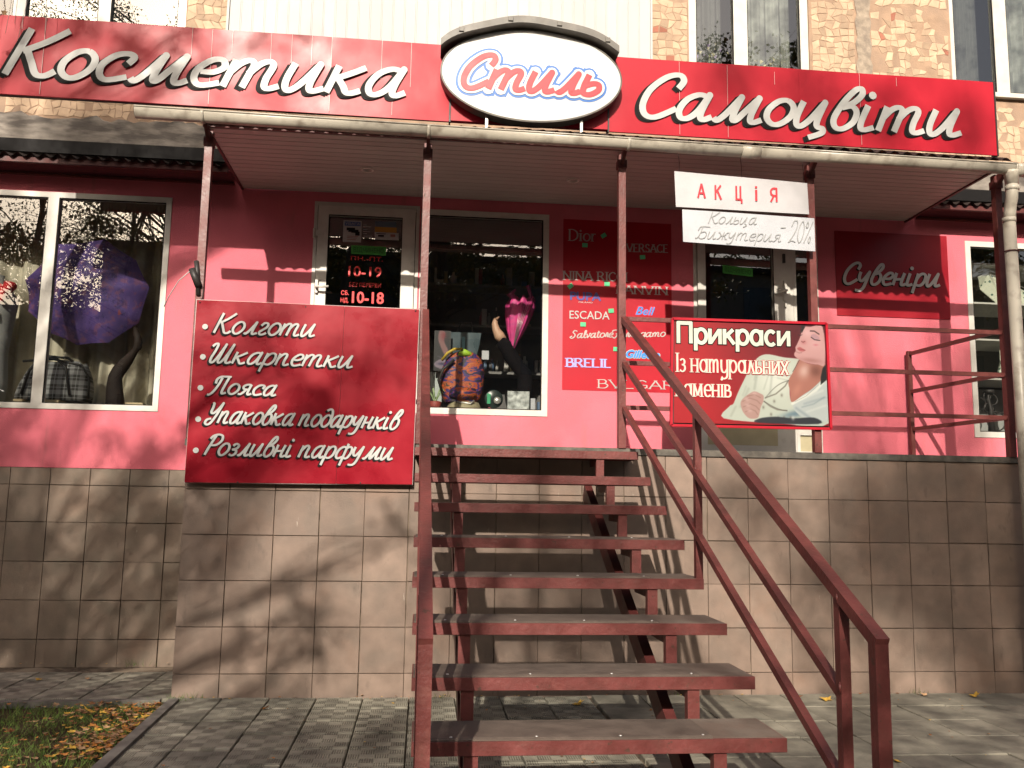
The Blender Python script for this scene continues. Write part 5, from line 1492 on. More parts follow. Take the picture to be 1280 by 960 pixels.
for a_, c_, w_ in (((700, 720, 880, 640), (232, 236, 230), 10), ((720, 760, 900, 700), (150, 164, 172), 9), ((740, 830, 905, 770), (228, 232, 226), 9), ((650, 800, 760, 880), (140, 156, 166), 12), ((330, 470, 300, 640), (160, 166, 158), 10), ((380, 400, 350, 520), (228, 232, 222), 14), ((450, 520, 430, 690), (172, 178, 170), 9), ((520, 560, 500, 660), (226, 230, 220), 10), ((250, 640, 180, 800), (170, 176, 166), 10), ((140, 800, 100, 880), (168, 172, 162), 8)):
    p.line(c_, T(a_[:2], a_[2:]), w_, 16, .55)
p.line((235, 238, 230), T((620, 760), (720, 700), (820, 640), (890, 560)), 18, 10, .9)
p.line((168, 170, 160), T((640, 745), (740, 690), (850, 590)), 4, 3, .7)
p.line((140, 158, 165), T((700, 790), (800, 760), (890, 700)), 8, 8, .5)
for a_, b_ in (((330, 420), (300, 560)), ((420, 520), (380, 640)), ((500, 540), (600, 560)), ((230, 620), (200, 700))):
    p.line((176, 182, 172), T(a_, b_), 4, 14, .6)
chest = T((690, 370), (760, 402), (860, 410), (915, 400), (890, 520), (800, 618), (700, 690), (612, 748), (604, 660), (590, 565), (640, 470))
p.poly((186, 132, 118), chest, 5)
p.spot((222, 190, 180), *T((730, 470))[0], 34, 46, .95, .4)
p.spot((128, 84, 74), *T((830, 470))[0], 40, 40, .7, .5)
p.spot((206, 150, 134), *T((660, 640))[0], 22, 46, .7, .5)
p.poly((40, 36, 38), T((925, 400), (890, 440), (870, 520), (866, 590), (925, 540)), 6)
p.poly((60, 34, 36), T((720, 60), (760, 60), (742, 96), (716, 140), (704, 128)), 5)
face = T((728, 78), (800, 74), (905, 74), (912, 395), (850, 410), (765, 400), (700, 375), (655, 345), (648, 318), (662, 292), (660, 262), (672, 240), (684, 214), (700, 180), (716, 130))
p.poly((214, 172, 170), face, 4)
p.spot((228, 190, 190), *T((770, 130))[0], 30, 26, .8)
p.spot((226, 186, 186), *T((830, 230))[0], 40, 34, .6)
p.spot((196, 120, 124), *T((735, 215))[0], 16, 14, .6)
p.spot((206, 128, 138), *T((838, 236))[0], 14, 6, .8)
p.spot((176, 128, 124), *T((790, 375))[0], 70, 16, .7, .1)
p.poly((50, 36, 36), T((728, 70), (752, 76), (738, 100), (722, 132), (714, 112)), 4)
p.line((58, 40, 42), T((796, 112), (830, 112), (870, 138)), 7, 4, .95)
p.poly((196, 160, 166), T((800, 150), (830, 140), (870, 165), (868, 185), (835, 186), (806, 172)), 5)
p.line((48, 38, 44), T((800, 168), (830, 190), (876, 194)), 6, 3, .95)
p.line((62, 48, 50), T((690, 150), (706, 156), (722, 148)), 4, 3, .9)
p.line((120, 70, 72), T((714, 206), (728, 216), (744, 206)), 5, 4, .8)
p.poly((196, 120, 122), T((676, 268), (700, 258), (722, 270), (748, 286), (726, 298), (700, 296), (682, 284)), 5)
p.line((130, 66, 70), T((680, 276), (706, 278), (744, 286)), 3, 3, .9)
p.line((150, 100, 98), T((664, 300), (690, 312), (712, 308)), 4, 8, .6)
p.line((96, 84, 80), T((690, 376), (660, 430), (630, 480)), 4, 3, .8)
p.line((150, 146, 136), T((590, 560), (560, 610), (480, 680), (392, 716)), 9, 3, .9)
p.line((150, 146, 136), T((380, 748), (430, 790), (490, 818), (570, 824)), 9, 3, .9)
for k_ in range(26):
    f = k_ / 25
    c_ = T((590 - 200 * f, 560 + 160 * f - 30 * math.sin(f * 3.1)))[0]
    p.spot((96, 92, 86), *c_, 3, 3, .8)
    c_ = T((380 + 190 * f, 748 + 76 * math.sin(f * 1.57)))[0]
    p.spot((96, 92, 86), *c_, 3, 3, .8)
for c_ in ((465, 745), (372, 800), (436, 860), (495, 890), (545, 885), (600, 885), (530, 690)):
    p.spot((130, 124, 114), *T(c_)[0], 7, 10, .7)
p.poly((46, 50, 60), T((340, 898), (470, 880), (620, 890), (800, 880), (830, 935), (330, 935)), 8, .9)
p.spot((220, 220, 214), *T((620, 888))[0], 10, 14, .7)
hand = T((182, 760), (215, 715), (262, 680), (300, 662), (350, 680), (376, 700), (372, 750), (350, 800), (340, 850), (320, 895), (255, 900), (212, 862), (190, 820))
p.poly((196, 164, 156), hand, 4)
for a_ in (((200, 752), (260, 722), (320, 742), (346, 770)), ((206, 800), (262, 772), (310, 792), (336, 822)), ((222, 842), (268, 818), (305, 834), (322, 862)), ((240, 706), (300, 690), (350, 716))):
    p.line((132, 96, 90), T(*a_), 4, 7, .5)
for c_ in ((235, 735), (240, 785), (255, 830), (300, 680)):
    p.spot((220, 192, 186), *T(c_)[0], 16, 10, .7, .2)
PR = print_mat('printed_sheet')
qb = [(3.350, 1.865), (4.498, 1.868), (4.488, 2.606), (3.364, 2.600)]
p.mesh(qb, -.042, PR, 'print', jb, .46)
mb = MB()
Q = [(3.332, 1.846), (4.514, 1.849), (4.504, 2.624), (3.347, 2.618)]
mb.add([(x, -.030, z) for x, z in Q] + [(x, -.012, z) for x, z in Q], [(0, 1, 2, 3), (7, 6, 5, 4), (0, 4, 5, 1), (1, 5, 6, 2), (2, 6, 7, 3), (3, 7, 4, 0)])
mb.build('backing', M['darksteel'], jb)
for i in range(4):
    a, b = Q[i], Q[(i + 1) % 4]
    MB().bar((a[0], -.038, a[1]), (b[0], -.038, b[1]), .018, .022, (0, -1, 0)).build('frame_bar', M['signred'] if False else M['red'], jb)
ivory = mat('ivory_print', (.46, .475, .40), .5)
def bt(t, a, b, z0, z1, xh, w_, edge, srf=0.0, con=0.0):
    for m_, g_, y_, dd in ((edge, .012, -.0445, 0), (ivory, 0, -.0475, 0)):
        pen('lettering', m_, jb, blk_text(t), a, b, z0, xh, y_, w_, 0.0, Z1=z1, grow=g_, contrast=con, space=.5, serif=(srf + g_ / 2 if srf else 0), dx=dd)
bt('Прикраси', 3.366, 4.224, 2.440, 2.444, .112, .027, M['black'])
bt('Із натуральних', 3.372, 4.205, 2.232, 2.234, .096, .014, M['red'], .016, .35)
bt('каменів', 3.364, 3.774, 2.056, 2.058, .090, .014, M['red'], .016, .35)

# hanging twig with two yellow leaves before the left sign
tw = thing('hanging_twig', 'bare twig with two yellow leaves hanging before the left fascia sign', 'twig')
MB().tube([(-1.30, -.20, 4.86), (-1.335, -.22, 4.62), (-1.31, -.24, 4.52), (-1.36, -.25, 4.46), (-1.44, -.25, 4.42)], [.004, .003, .003, .002, .0015], 5).build('stem', mat('twig_bark', (.16, .12, .09), .8), tw)
for (x, z, s_, c_) in ((-1.315, 4.50, .036, 3), (-1.405, 4.415, .032, 0)):
    mb = MB(); add_leaf(mb, (0, 0, 0), s_ * 1.4, int(z * 100), .2)
    o = mb.build('leaf', leafcols[c_], tw, loc=(x, -.25, z)); o.rotation_euler = (R(80), .3, .4)
for k_ in range(7):
    x = -1.42 + .06 * k_
    MB().tube([(x, -.16, 4.85), (x + random.uniform(-.04, .04), -.18, 4.62 + random.uniform(-.05, .05)), (x + random.uniform(-.08, .08), -.17, 4.45 + random.uniform(-.1, .1))], .0014, 4).build('tendril', mat('pale_tendril', (.42, .36, .32), .7), tw)

# ------------------------------------------------------------------ LEFT DISPLAY WINDOW
cu = MB(); n = 220
X = np.linspace(-3.0, -.42, n)
fold = .045 * np.sin(X * 26 + 1.2 * np.sin(X * 7)) + .02 * np.sin(X * 61)
zr = (2.0, 2.5, 3.0, 3.5, 3.95)
for j in range(4):
    for i in range(n - 1):
        k0, k1 = .6 + .25 * j, .6 + .25 * (j + 1)
        k0, k1 = 1.35 - .25 * j, 1.35 - .25 * (j + 1)
        cu.add([(X[i], 1.92 + fold[i] * k0, zr[j]), (X[i + 1], 1.92 + fold[i + 1] * k0, zr[j]), (X[i + 1], 1.92 + fold[i + 1] * k1, zr[j + 1]), (X[i], 1.92 + fold[i] * k1, zr[j + 1])], [(0, 1, 2, 3)], True)
tag(cu.build('display_curtain', M['curtain']), 'beige pleated curtain hanging behind the umbrella display', 'curtain')
MB().box(-3.0, -.4, D + .13, 1.9, 1.952, 2.0).build('display_shelf', mat('shelf_beige', (.22, .19, .14), .7), kind='structure')

um = thing('open_umbrella', 'open purple umbrella with small flowers facing out of the left window', 'umbrella')
rim_px = [(-1.848, 3.106), (-1.800, 2.833), (-1.640, 2.660), (-1.378, 2.554), (-1.122, 2.583), (-.885, 2.764), (-.817, 3.080), (-.946, 3.320), (-1.222, 3.498), (-1.62, 3.43)]
uc = (-1.33, 3.03)
umat = mat('purple_umbrella_cloth', (0.085, 0.052, 0.19), .6, .3, .25, 8, dirt=(.17, .07, .13), dscale=16, damt=.75, dsharp=(.52, .62), marks=(((.03, .02, .09), 11, .55, .62, (1, 1, 1), .7), ((.26, .06, .05), 8, .66, .70, (1, 1, 1), .8)))
mb = MB(); nr = 7; ns = len(rim_px); sub = 5
ring = []
for j in range(nr + 1):
    t = j / nr; row = []
    for i in range(ns):
        a, b = Vector(rim_px[i]), Vector(rim_px[(i + 1) % ns])
        for k in range(sub):
            f = k / sub
            sag = math.sin(math.pi * f)
            pt = a.lerp(b, f)
            pt = pt.lerp(Vector(uc), .022 * sag)
            q_ = Vector(uc).lerp(pt, t)
            row.append((q_.x, 1.44 + .17 * t ** 1.8 + .02 * math.sin(math.pi * f) * t, q_.y))
    ring.append(row)
v = [p_ for r_ in ring for p_ in r_]; m_ = ns * sub
mb.add(v, [(j * m_ + i, j * m_ + (i + 1) % m_, (j + 1) * m_ + (i + 1) % m_, (j + 1) * m_ + i) for j in range(nr) for i in range(m_)], True)
mb.build('canopy_cloth', umat, um)
for i in range(ns):
    x, z = rim_px[i]
    MB().tube([(uc[0], 1.46, uc[1]), ((uc[0] + x) / 2, 1.50, (uc[1] + z) / 2), (x, 1.625, z)], .003, 5).build('rib', M['steel'], um)
MB().tube([(uc[0], 1.40, uc[1]), (uc[0], 1.46, uc[1])], .007, 8).build('ferrule', M['steel'], um)
MB().tube([(uc[0], 1.46, uc[1]), (uc[0] + .02, 1.85, uc[1] - .05)], .006, 8).build('shaft', M['steel'], um)

# tartan bag
bg = thing('tartan_bag', 'black and grey tartan travel bag on the left window shelf', 'bag')
def tartan():
    m = bpy.data.materials.new('tartan_cloth'); m.use_nodes = True
    N, L = m.node_tree.nodes, m.node_tree.links; b = N['Principled BSDF']; b.inputs['Roughness'].default_value = .7
    g = N.new('ShaderNodeNewGeometry'); sx = N.new('ShaderNodeSeparateXYZ'); L.new(g.outputs['Position'], sx.inputs[0])
    def stripe(src, per, duty, soft=.1, ph=0.0):
        a = N.new('ShaderNodeMath'); a.operation = 'MULTIPLY_ADD'; a.inputs[1].default_value = 1 / per; a.inputs[2].default_value = ph; L.new(src, a.inputs[0])
        f = N.new('ShaderNodeMath'); f.operation = 'FRACT'; L.new(a.outputs[0], f.inputs[0])
        c = N.new('ShaderNodeMath'); c.operation = 'LESS_THAN'; c.inputs[1].default_value = duty; L.new(f.outputs[0], c.inputs[0])
        return c.outputs[0]
    def addn(a, b_, k):
        n_ = N.new('ShaderNodeMath'); n_.operation = 'MULTIPLY_ADD'; n_.inputs[1].default_value = k; L.new(a, n_.inputs[0])
        if hasattr(b_, 'node'): L.new(b_, n_.inputs[2])
        else: n_.inputs[2].default_value = b_
        return n_.outputs[0]
    v = addn(stripe(sx.outputs['X'], .085, .42), .03, .10)
    v = addn(stripe(sx.outputs['Z'], .085, .42, ph=.2), v, .14)
    v = addn(stripe(sx.outputs['X'], .085, .08, ph=.3), v, .16)
    v = addn(stripe(sx.outputs['Z'], .085, .08, ph=.55), v, .16)
    cb_ = N.new('ShaderNodeCombineColor')
    for i in range(3): L.new(v, cb_.inputs[i])
    L.new(cb_.outputs[0], b.inputs['Base Color'])
    return m
mb = MB()
bx0, bx1, bz0, bz1 = -1.815, -1.20, 2.06, 2.385
rows = []
for j in range(9):
    t = j / 8; z = bz0 + (bz1 - bz0) * t
    inset = .06 * t ** 2.5 + .015 * (1 - t) ** 4
    x0_, x1_ = bx0 + inset * .8 + .09 * t, bx1 - inset * 1.3
    yf = 1.42 + .05 * t ** 2; yb_ = 1.68 - .05 * t ** 2
    row = []
    N_ = 24
    for k in range(N_):
        a = 2 * math.pi * k / N_
        cx, sx_ = math.cos(a), math.sin(a)
        e = lambda c: math.copysign(abs(c) ** .45, c)
        row.append(((x0_ + x1_) / 2 + (x1_ - x0_) / 2 * e(cx), (yf + yb_) / 2 + (yb_ - yf) / 2 * e(sx_), z + .012 * math.sin(k * 1.3) * t))
    rows.append(row)
v = [p_ for r_ in rows for p_ in r_]
mb.add(v, [(j * N_ + i, j * N_ + (i + 1) % N_, (j + 1) * N_ + (i + 1) % N_, (j + 1) * N_ + i) for j in range(8) for i in range(N_)] + [tuple(8 * N_ + i for i in range(N_)), tuple(range(N_ - 1, -1, -1))], True)
mb.build('body', tartan(), bg)
blk = mat('black_webbing', (.014, .013, .013), .6)
MB().tube([(-1.71, 1.41, 2.10), (-1.66, 1.41, 2.30), (-1.58, 1.43, 2.41), (-1.48, 1.43, 2.42), (-1.38, 1.42, 2.33), (-1.33, 1.41, 2.10)], .012, 6).build('strap', blk, bg)
MB().tube([(-1.74, 1.46, 2.38), (-1.5, 1.47, 2.405), (-1.27, 1.46, 2.36), (-1.20, 1.45, 2.25), (-1.19, 1.44, 2.08)], .010, 6).build('zip', blk, bg)
MB().tube([(-1.68, 1.56, 2.39), (-1.58, 1.55, 2.44), (-1.42, 1.55, 2.43), (-1.32, 1.56, 2.36)], .011, 6).build('handle', blk, bg)
MB().box(-1.60, -1.575, 1.395, 1.41, 2.24, 2.275).build('buckle', M['steel'], bg)
for x0_, x1_, lab in ((-1.745, -1.675, 'small beige block under the left end of the tartan bag'), (-1.50, -1.39, 'small beige block under the right end of the tartan bag'), (-.915, -.745, 'small beige block beside the stockinged display leg')):
    tag(MB().bevbox(x0_, x1_, 1.36 if x1_ < -1 else 1.42, 1.5, 2.001, 2.055, .002).build('display_block', mat('beige_block', (.42, .33, .20), .7)), lab, 'block', 'beige display blocks')

# display leg
lg = thing('mannequin', 'bent mannequin leg in a dark stocking standing in the left window', 'mannequin leg')
skinm = mat('dark_stocking', (.020, .013, .010), .75, .2, .2, 20)
Yl = 1.40
path = [((-1.010, 2.003), .078), ((-1.015, 2.10), .074), ((-1.025, 2.20), .066), ((-1.025, 2.28), .058), ((-1.000, 2.335), .057), ((-.965, 2.385), .054), ((-.932, 2.43), .046), ((-.902, 2.475), .035), ((-.878, 2.515), .029), ((-.862, 2.548), .034), ((-.858, 2.585), .036), ((-.866, 2.63), .030), ((-.884, 2.68), .023), ((-.893, 2.712), .015), ((-.895, 2.722), .006)]
path = [((1.587 + (x - 1.587) * .9805, max(2.003, 1.296 + (z - 1.296) * .9805)), r_ * .95) for (x, z), r_ in path]
MB().tube([(x, Yl, z) for (x, z), r_ in path], [r_ for _, r_ in path], 16).build('leg', skinm, lg)
MB().tube([(-.814, Yl, 2.524), (-.792, Yl, 2.521), (-.781, Yl, 2.529)], [.03, .026, .008], 12).build('heel', skinm, lg)
MB().tube([(-.96, Yl, 2.001), (-.96, Yl, 2.012)], .09, 20).build('foot_plate', M['darksteel'], lg)
# dressed bust at the left edge
bu = thing('mannequin', 'partly visible bust in grey clothing with red scarf at the left photo edge', 'mannequin')
mb = MB(); mb.lathe([(.14, 0), (.15, .2), (.13, .45), (.16, .75), (.18, .92), (.12, 1.0), (.06, 1.04), (.055, 1.12)], (-2.05, 1.56, 2.0), 20)
mb.build('torso', mat('grey_knit', (.22, .22, .21), .9), bu)
mb = MB(); mb.tube([(-2.16, 1.46, 2.98), (-2.05, 1.38, 2.92), (-1.94, 1.42, 2.95), (-1.90, 1.5, 3.02), (-2.0, 1.6, 3.06)], [.04, .06, .055, .04, .03], 10)
mb.tube([(-1.96, 1.40, 3.0), (-1.935, 1.39, 2.92), (-1.92, 1.385, 2.86)], [.035, .045, .02], 8)
mb.build('scarf', mat('red_scarf', (.45, .015, .02), .8), bu)
MB().tube([(-2.0, 1.38, 2.68), (-1.96, 1.385, 2.74), (-1.955, 1.38, 2.80)], [.006, .012, .004], 6).build('brooch', M['darksteel'], bu)

# ------------------------------------------------------------------ MIDDLE DISPLAY WINDOW
MB().box(1.45, 2.75, D + .13, 1.86, 1.98, 2.035).build('window_shelf', mat('display_shelf_dark', (.06, .055, .05), .6), kind='structure')
pk = thing('patterned_backpack', 'orange and violet patterned backpack with lime top flap in the middle window', 'backpack')
def patch_mat():
    m = bpy.data.materials.new('patterned_nylon'); m.use_nodes = True
    N, L = m.node_tree.nodes, m.node_tree.links; b = N['Principled BSDF']; b.inputs['Roughness'].default_value = .6
    g = N.new('ShaderNodeNewGeometry')
    mp = N.new('ShaderNodeMapping'); mp.inputs['Scale'].default_value = (1, 1, 1.8); L.new(g.outputs['Position'], mp.inputs[0])
    n = N.new('ShaderNodeTexNoise'); n.inputs['Scale'].default_value = 9; n.inputs['Detail'].default_value = 6; n.inputs['Distortion'].default_value = 1.2
    L.new(mp.outputs[0], n.inputs['Vector'])
    r = N.new('ShaderNodeValToRGB'); r.color_ramp.interpolation = 'CONSTANT'
    el = r.color_ramp.elements
    el[0].position = 0; el[0].color = (.02, .015, .02, 1)
    el[1].position = .42; el[1].color = (.04, .02, .13, 1)
    for p_, c in ((.49, (.34, .06, .015, 1)), (.56, (.42, .10, .02, 1)), (.60, (.05, .035, .03, 1)), (.64, (.45, .08, .02, 1))):
        e = el.new(p_); e.color = c
    L.new(n.outputs[0], r.inputs[0]); L.new(r.outputs[0], b.inputs['Base Color'])
    return m
mb = MB(); rows = []; N_ = 22
prof = [(1.77, 2.03, 2.14), (1.735, 2.075, 2.18), (1.72, 2.095, 2.26), (1.72, 2.105, 2.36), (1.73, 2.10, 2.44), (1.76, 2.075, 2.52), (1.80, 2.04, 2.565), (1.87, 1.98, 2.59)]
for a, b, z in prof:
    row = []
    for k in range(N_):
        t = 2 * math.pi * k / N_; e = lambda c: math.copysign(abs(c) ** .6, c)
        row.append(((a + b) / 2 + (b - a) / 2 * e(math.cos(t)) * (1 + .02 * math.sin(z * 60 + k)), 1.56 + .11 * e(math.sin(t)) * (1 if z < 2.5 else .8), z))
    rows.append(row)
mb.add([p_ for r_ in rows for p_ in r_], [(j * N_ + i, j * N_ + (i + 1) % N_, (j + 1) * N_ + (i + 1) % N_, (j + 1) * N_ + i) for j in range(len(prof) - 1) for i in range(N_)] + [tuple((len(prof) - 1) * N_ + i for i in range(N_))], True)
mb.build('body', patch_mat(), pk)
mb = MB(); mb.tube([(1.80, 1.455, 2.22), (1.91, 1.44, 2.215), (2.02, 1.455, 2.22)], [.05, .06, .05], 10, flat=.8).build('front_pocket', patch_mat(), pk)
MB().tube([(1.86, 1.50, 2.555), (1.92, 1.47, 2.575), (1.99, 1.50, 2.56)], [.02, .034, .018], 10).build('lime_flap', mat('lime_nylon', (.35, .55, .04), .6), pk)
MB().tube([(1.725, 1.47, 2.50), (1.77, 1.44, 2.56), (1.83, 1.45, 2.60), (1.9, 1.5, 2.61)], .012, 8).build('strap', mat('yellow_trim', (.5, .35, .04), .6), pk)
MB().tube([(1.73, 1.45, 2.23), (1.70, 1.43, 2.32), (1.74, 1.42, 2.42), (1.83, 1.43, 2.50)], .013, 8).build('side_strap', M['darksteel'], pk)
MB().tube([(1.86, 1.42, 2.135), (1.98, 1.41, 2.12), (2.01, 1.42, 2.15)], .008, 8).build('buckle', M['steel'], pk)
tag(MB().lathe([(.0, 0), (.16, 0), (.15, .06), (.13, .105), (.0, .11)], (1.93, 1.55, 2.036), 20).build('display_stand', mat('khaki_stand', (.30, .26, .16), .7)), 'khaki round stand under the patterned backpack', 'stand')

# pink folded umbrella
fu = thing('folded_umbrella', 'half folded pink umbrella hanging tip down in the middle window', 'umbrella')
mb = MB(); c0 = Vector((2.347, 1.50, 2.617)); N_ = 28
rows = []
for t, r_, off in ((0, .006, 0), (.18, .032, 0), (.45, .07, .006), (.75, .10, .012), (1.0, .115, .02), (1.15, .10, .03)):
    z = c0.z + .40 * t; row = []
    for k in range(N_):
        a = 2 * math.pi * k / N_; rr = r_ * (1 + .20 * math.cos(a * 8))
        row.append((c0.x + .045 * t + off + rr * math.cos(a), c0.y + rr * .6 * math.sin(a), z + .03 * (t > .9) * math.sin(a * 7)))
    rows.append(row)
mb.add([p_ for r_ in rows for p_ in r_], [(j * N_ + i, j * N_ + (i + 1) % N_, (j + 1) * N_ + (i + 1) % N_, (j + 1) * N_ + i) for j in range(5) for i in range(N_)], True)
mb.build('cloth', mat('pink_umbrella_cloth', (.62, .05, .22), .5, .4, .3, 10, dirt=(.30, .05, .18), dscale=20, damt=.8), fu)
MB().tube([(2.44, 1.50, 3.0), (2.50, 1.48, 3.10), (2.47, 1.47, 3.20)], .018, 8).tube([(2.38, 1.48, 3.06), (2.31, 1.46, 3.11), (2.36, 1.45, 3.15)], [.03, .035, .01], 8).build('frill', mat('dark_pink_frill', (.30, .02, .12), .5), fu)
MB().tube([c0, c0 - Vector((0, 0, .05))], .004, 6).build('ferrule', M['steel'], fu)
for k_ in range(5):
    MB().tube([(2.40 + .02 * k_, 1.43, 3.03), (2.37 + .008 * k_, 1.44, 2.80), (2.347, 1.48, 2.63)], .002, 4).build('rib', M['steel'], fu)
# second display leg
l2 = thing('mannequin', 'raised mannequin leg with bare foot and rolled black stocking in the middle window', 'mannequin leg')
sk_ = mat('pale_mannequin_skin', (.50, .30, .20), .5)
bs = mat('black_stocking', (.006, .005, .006), .9, .08)
MB().tube([(2.262, 1.52, 2.70), (2.225, 1.52, 2.745), (2.196, 1.52, 2.80), (2.185, 1.52, 2.85), (2.192, 1.52, 2.895), (2.205, 1.52, 2.905)], [.040, .048, .034, .028, .020, .008], 12).build('foot', sk_, l2)
MB().tube([(2.196, 1.50, 2.885), (2.212, 1.495, 2.905), (2.222, 1.49, 2.915)], [.012, .010, .005], 8).build('toe', sk_, l2)
MB().tube([(2.235, 1.52, 2.70), (2.28, 1.52, 2.66), (2.33, 1.53, 2.57), (2.40, 1.55, 2.48), (2.46, 1.56, 2.42), (2.47, 1.58, 2.30), (2.46, 1.58, 2.04)], [.052, .062, .066, .062, .064, .070, .075], 14).build('stocking', bs, l2)
# things on and behind the shelf
tag(MB().bevbox(2.300, 2.495, 1.44, 1.48, 2.036, 2.245, .004).build('silver_box', mat('silver_foil', (.36, .38, .37), .35, .5, .5, 22, .5, 30, metal=.4)), 'silvery foil box on the shelf of the middle window', 'box')
tag(MB().bevbox(2.123, 2.225, 1.42, 1.44, 2.036, 2.078, .001).build('price_card', M['card']), 'white price card before the round clock in the middle window', 'card', 'white cards in the middle window')
tag(MB().bevbox(2.505, 2.545, 1.44, 1.46, 2.036, 2.185, .001).build('price_card', M['card']), 'narrow cream card right of the silvery box', 'card', 'white cards in the middle window')
tag(MB().bevbox(2.545, 2.60, 1.43, 1.45, 2.036, 2.085, .001).build('price_card', M['card']), 'low white card in the bottom right corner of the middle window', 'card', 'white cards in the middle window')
tag(MB().bevbox(2.078, 2.14, 1.55, 1.57, 2.532, 2.612, .001).build('price_card', M['card']), 'small square white card on the rear shelf of the middle window', 'card', 'white cards in the middle window')
ck = thing('glass_clock', 'round glass table clock with green figure in the middle window', 'clock')
MB().lathe([(.078, 0), (.082, -.015), (.074, -.02)], (2.185, 1.50, 2.175), 24, 'y').build('case', mat('dark_glass', (.02, .028, .026), .25, .3), ck)
MB().box(2.125, 2.155, 1.462, 1.466, 2.13, 2.22).build('figure', mat('green_figure', (.02, .28, .12), .5), ck)
MB().lathe([(.035, 0), (.03, -.01)], (2.215, 1.464, 2.16), 12, 'y').build('dial', M['steel'], ck)
MB().box(2.12, 2.25, 1.47, 1.53, 2.036, 2.078).build('base', M['darksteel'], ck)
pl = thing('potted_plant', 'spiky small plant in a red pot low in the left of the middle window', 'plant')
MB().lathe([(.04, 0), (.055, .10), (.05, .105), (.04, .09)], (1.675, 1.50, 2.036), 14).build('pot', mat('red_pot', (.28, .05, .04), .6), pl)
for k_ in range(14):
    a = k_ * .9; L_ = random.uniform(.07, .13)
    b = MB(); bx = 1.675; dx, dy = math.cos(a) * L_, math.sin(a) * L_ * .5
    b.add([(bx - .004, 1.50, 2.13), (bx + .004, 1.50, 2.13), (bx + dx * .6 + .006, 1.50 + dy * .6, 2.13 + L_ * 1.1), (bx + dx * .6 - .006, 1.50 + dy * .6, 2.13 + L_ * 1.1), (bx + dx * 1.1, 1.50 + dy, 2.13 + L_ * .7)], [(0, 1, 2, 3), (3, 2, 4)])
    b.build('leaf', mat('pale_green_leaf', (.25, .34, .16), .6), pl)
pp = Paint(100, 240, 26, 60, (40, 30, 44))
pp.poly((200, 150, 150), [(30, 0), (70, 10), (62, 60), (90, 120), (70, 150), (40, 100), (20, 50)], 8)
pp.spot((190, 40, 60), 62, 30, 22, 26, .7)
for k_ in range(5): pp.line((150, 140, 160), [(20, 150 + k_ * 5), (80 - k_ * 6, 146 + k_ * 5)], 2, 2, .6)
pp.poly((200, 180, 200), [(5, 190), (50, 168), (95, 190), (90, 215), (50, 228), (8, 215)], 6)
pp.spot((60, 50, 110), 50, 198, 26, 8, .9)
fp = thing('fragrance_poster', 'narrow pink poster with oval emblem behind the middle window glass', 'poster')
pp.mesh([(1.655, 2.42), (1.805, 2.42), (1.785, 2.78), (1.665, 2.78)], 1.56, PR, 'sheet', fp, .30)
MB().box(1.655, 1.80, 1.563, 1.567, 2.42, 2.78).build('backing', M['darksteel'], fp)
tag(MB().bevbox(1.58, 1.735, 1.66, 1.68, 2.036, 2.42, .002).build('white_panel', mat('pale_panel', (.40, .44, .42), .6)), 'pale upright panel at the lower left of the middle window', 'panel')
hb = thing('dark_handbag', 'dark teal handbag standing behind the patterned backpack', 'bag')
mb = MB(); rows = []
for a, b, z in ((1.82, 2.04, 2.59), (1.80, 2.06, 2.68), (1.785, 2.075, 2.79)):
    rows.append([(a, 1.66, z), (b, 1.66, z), (b, 1.76, z), (a, 1.76, z)])
mb.add([p_ for r_ in rows for p_ in r_], [(j * 4 + i, j * 4 + (i + 1) % 4, (j + 1) * 4 + (i + 1) % 4, (j + 1) * 4 + i) for j in range(2) for i in range(4)] + [(8, 9, 10, 11)])
mb.build('body', mat('teal_leather', (.035, .06, .07), .3), hb)
MB().tube([(1.86, 1.67, 2.79), (1.89, 1.66, 2.88), (1.98, 1.66, 2.88), (2.0, 1.67, 2.79)], .008, 6).build('handle', M['darksteel'], hb)
MB().box(1.90, 1.93, 1.655, 1.659, 2.62, 2.75).build('panel', mat('pale_blue_leather', (.12, .30, .38), .4), hb)
# rear shelves with goods
rs = thing('rear_shelving', 'dark shelving with small goods deep inside the middle window', 'shelving')
for z in (2.50, 2.95, 3.35):
    MB().box(1.3, 3.2, 2.2, 2.5, z, z + .025).build('shelf', M['shelf'], rs)
MB().box(1.3, 3.2, 2.5, 2.53, 2.0, 3.8).build('back_panel', mat('rear_panel', (.11, .10, .095), .6), rs)
random.seed(3)
gc = [(.50, .47, .43), (.34, .06, .08), (.10, .16, .26), (.38, .30, .16), (.65, .62, .58), (.06, .06, .07)]
for i in range(76):
    z = random.choice((2.525, 2.525, 2.975, 3.375, 2.06)); x = random.uniform(1.4, 3.1); h = random.uniform(.05, .2); w_ = random.uniform(.02, .07)
    c_ = random.randrange(6)
    lab_m = mat('goods_%s' % ('cream', 'red', 'blue', 'tan', 'white', 'black')[c_], gc[c_], .4)
    if random.random() < .5:
        MB().lathe([(w_ * .5, 0), (w_ * .5, h * .7), (w_ * .2, h * .8), (w_ * .2, h)], (x, 2.32, z), 10).build('bottle', lab_m, rs)
    else:
        MB().bevbox(x, x + w_, 2.28, 2.34, z, z + h, .002).build('carton', lab_m, rs)

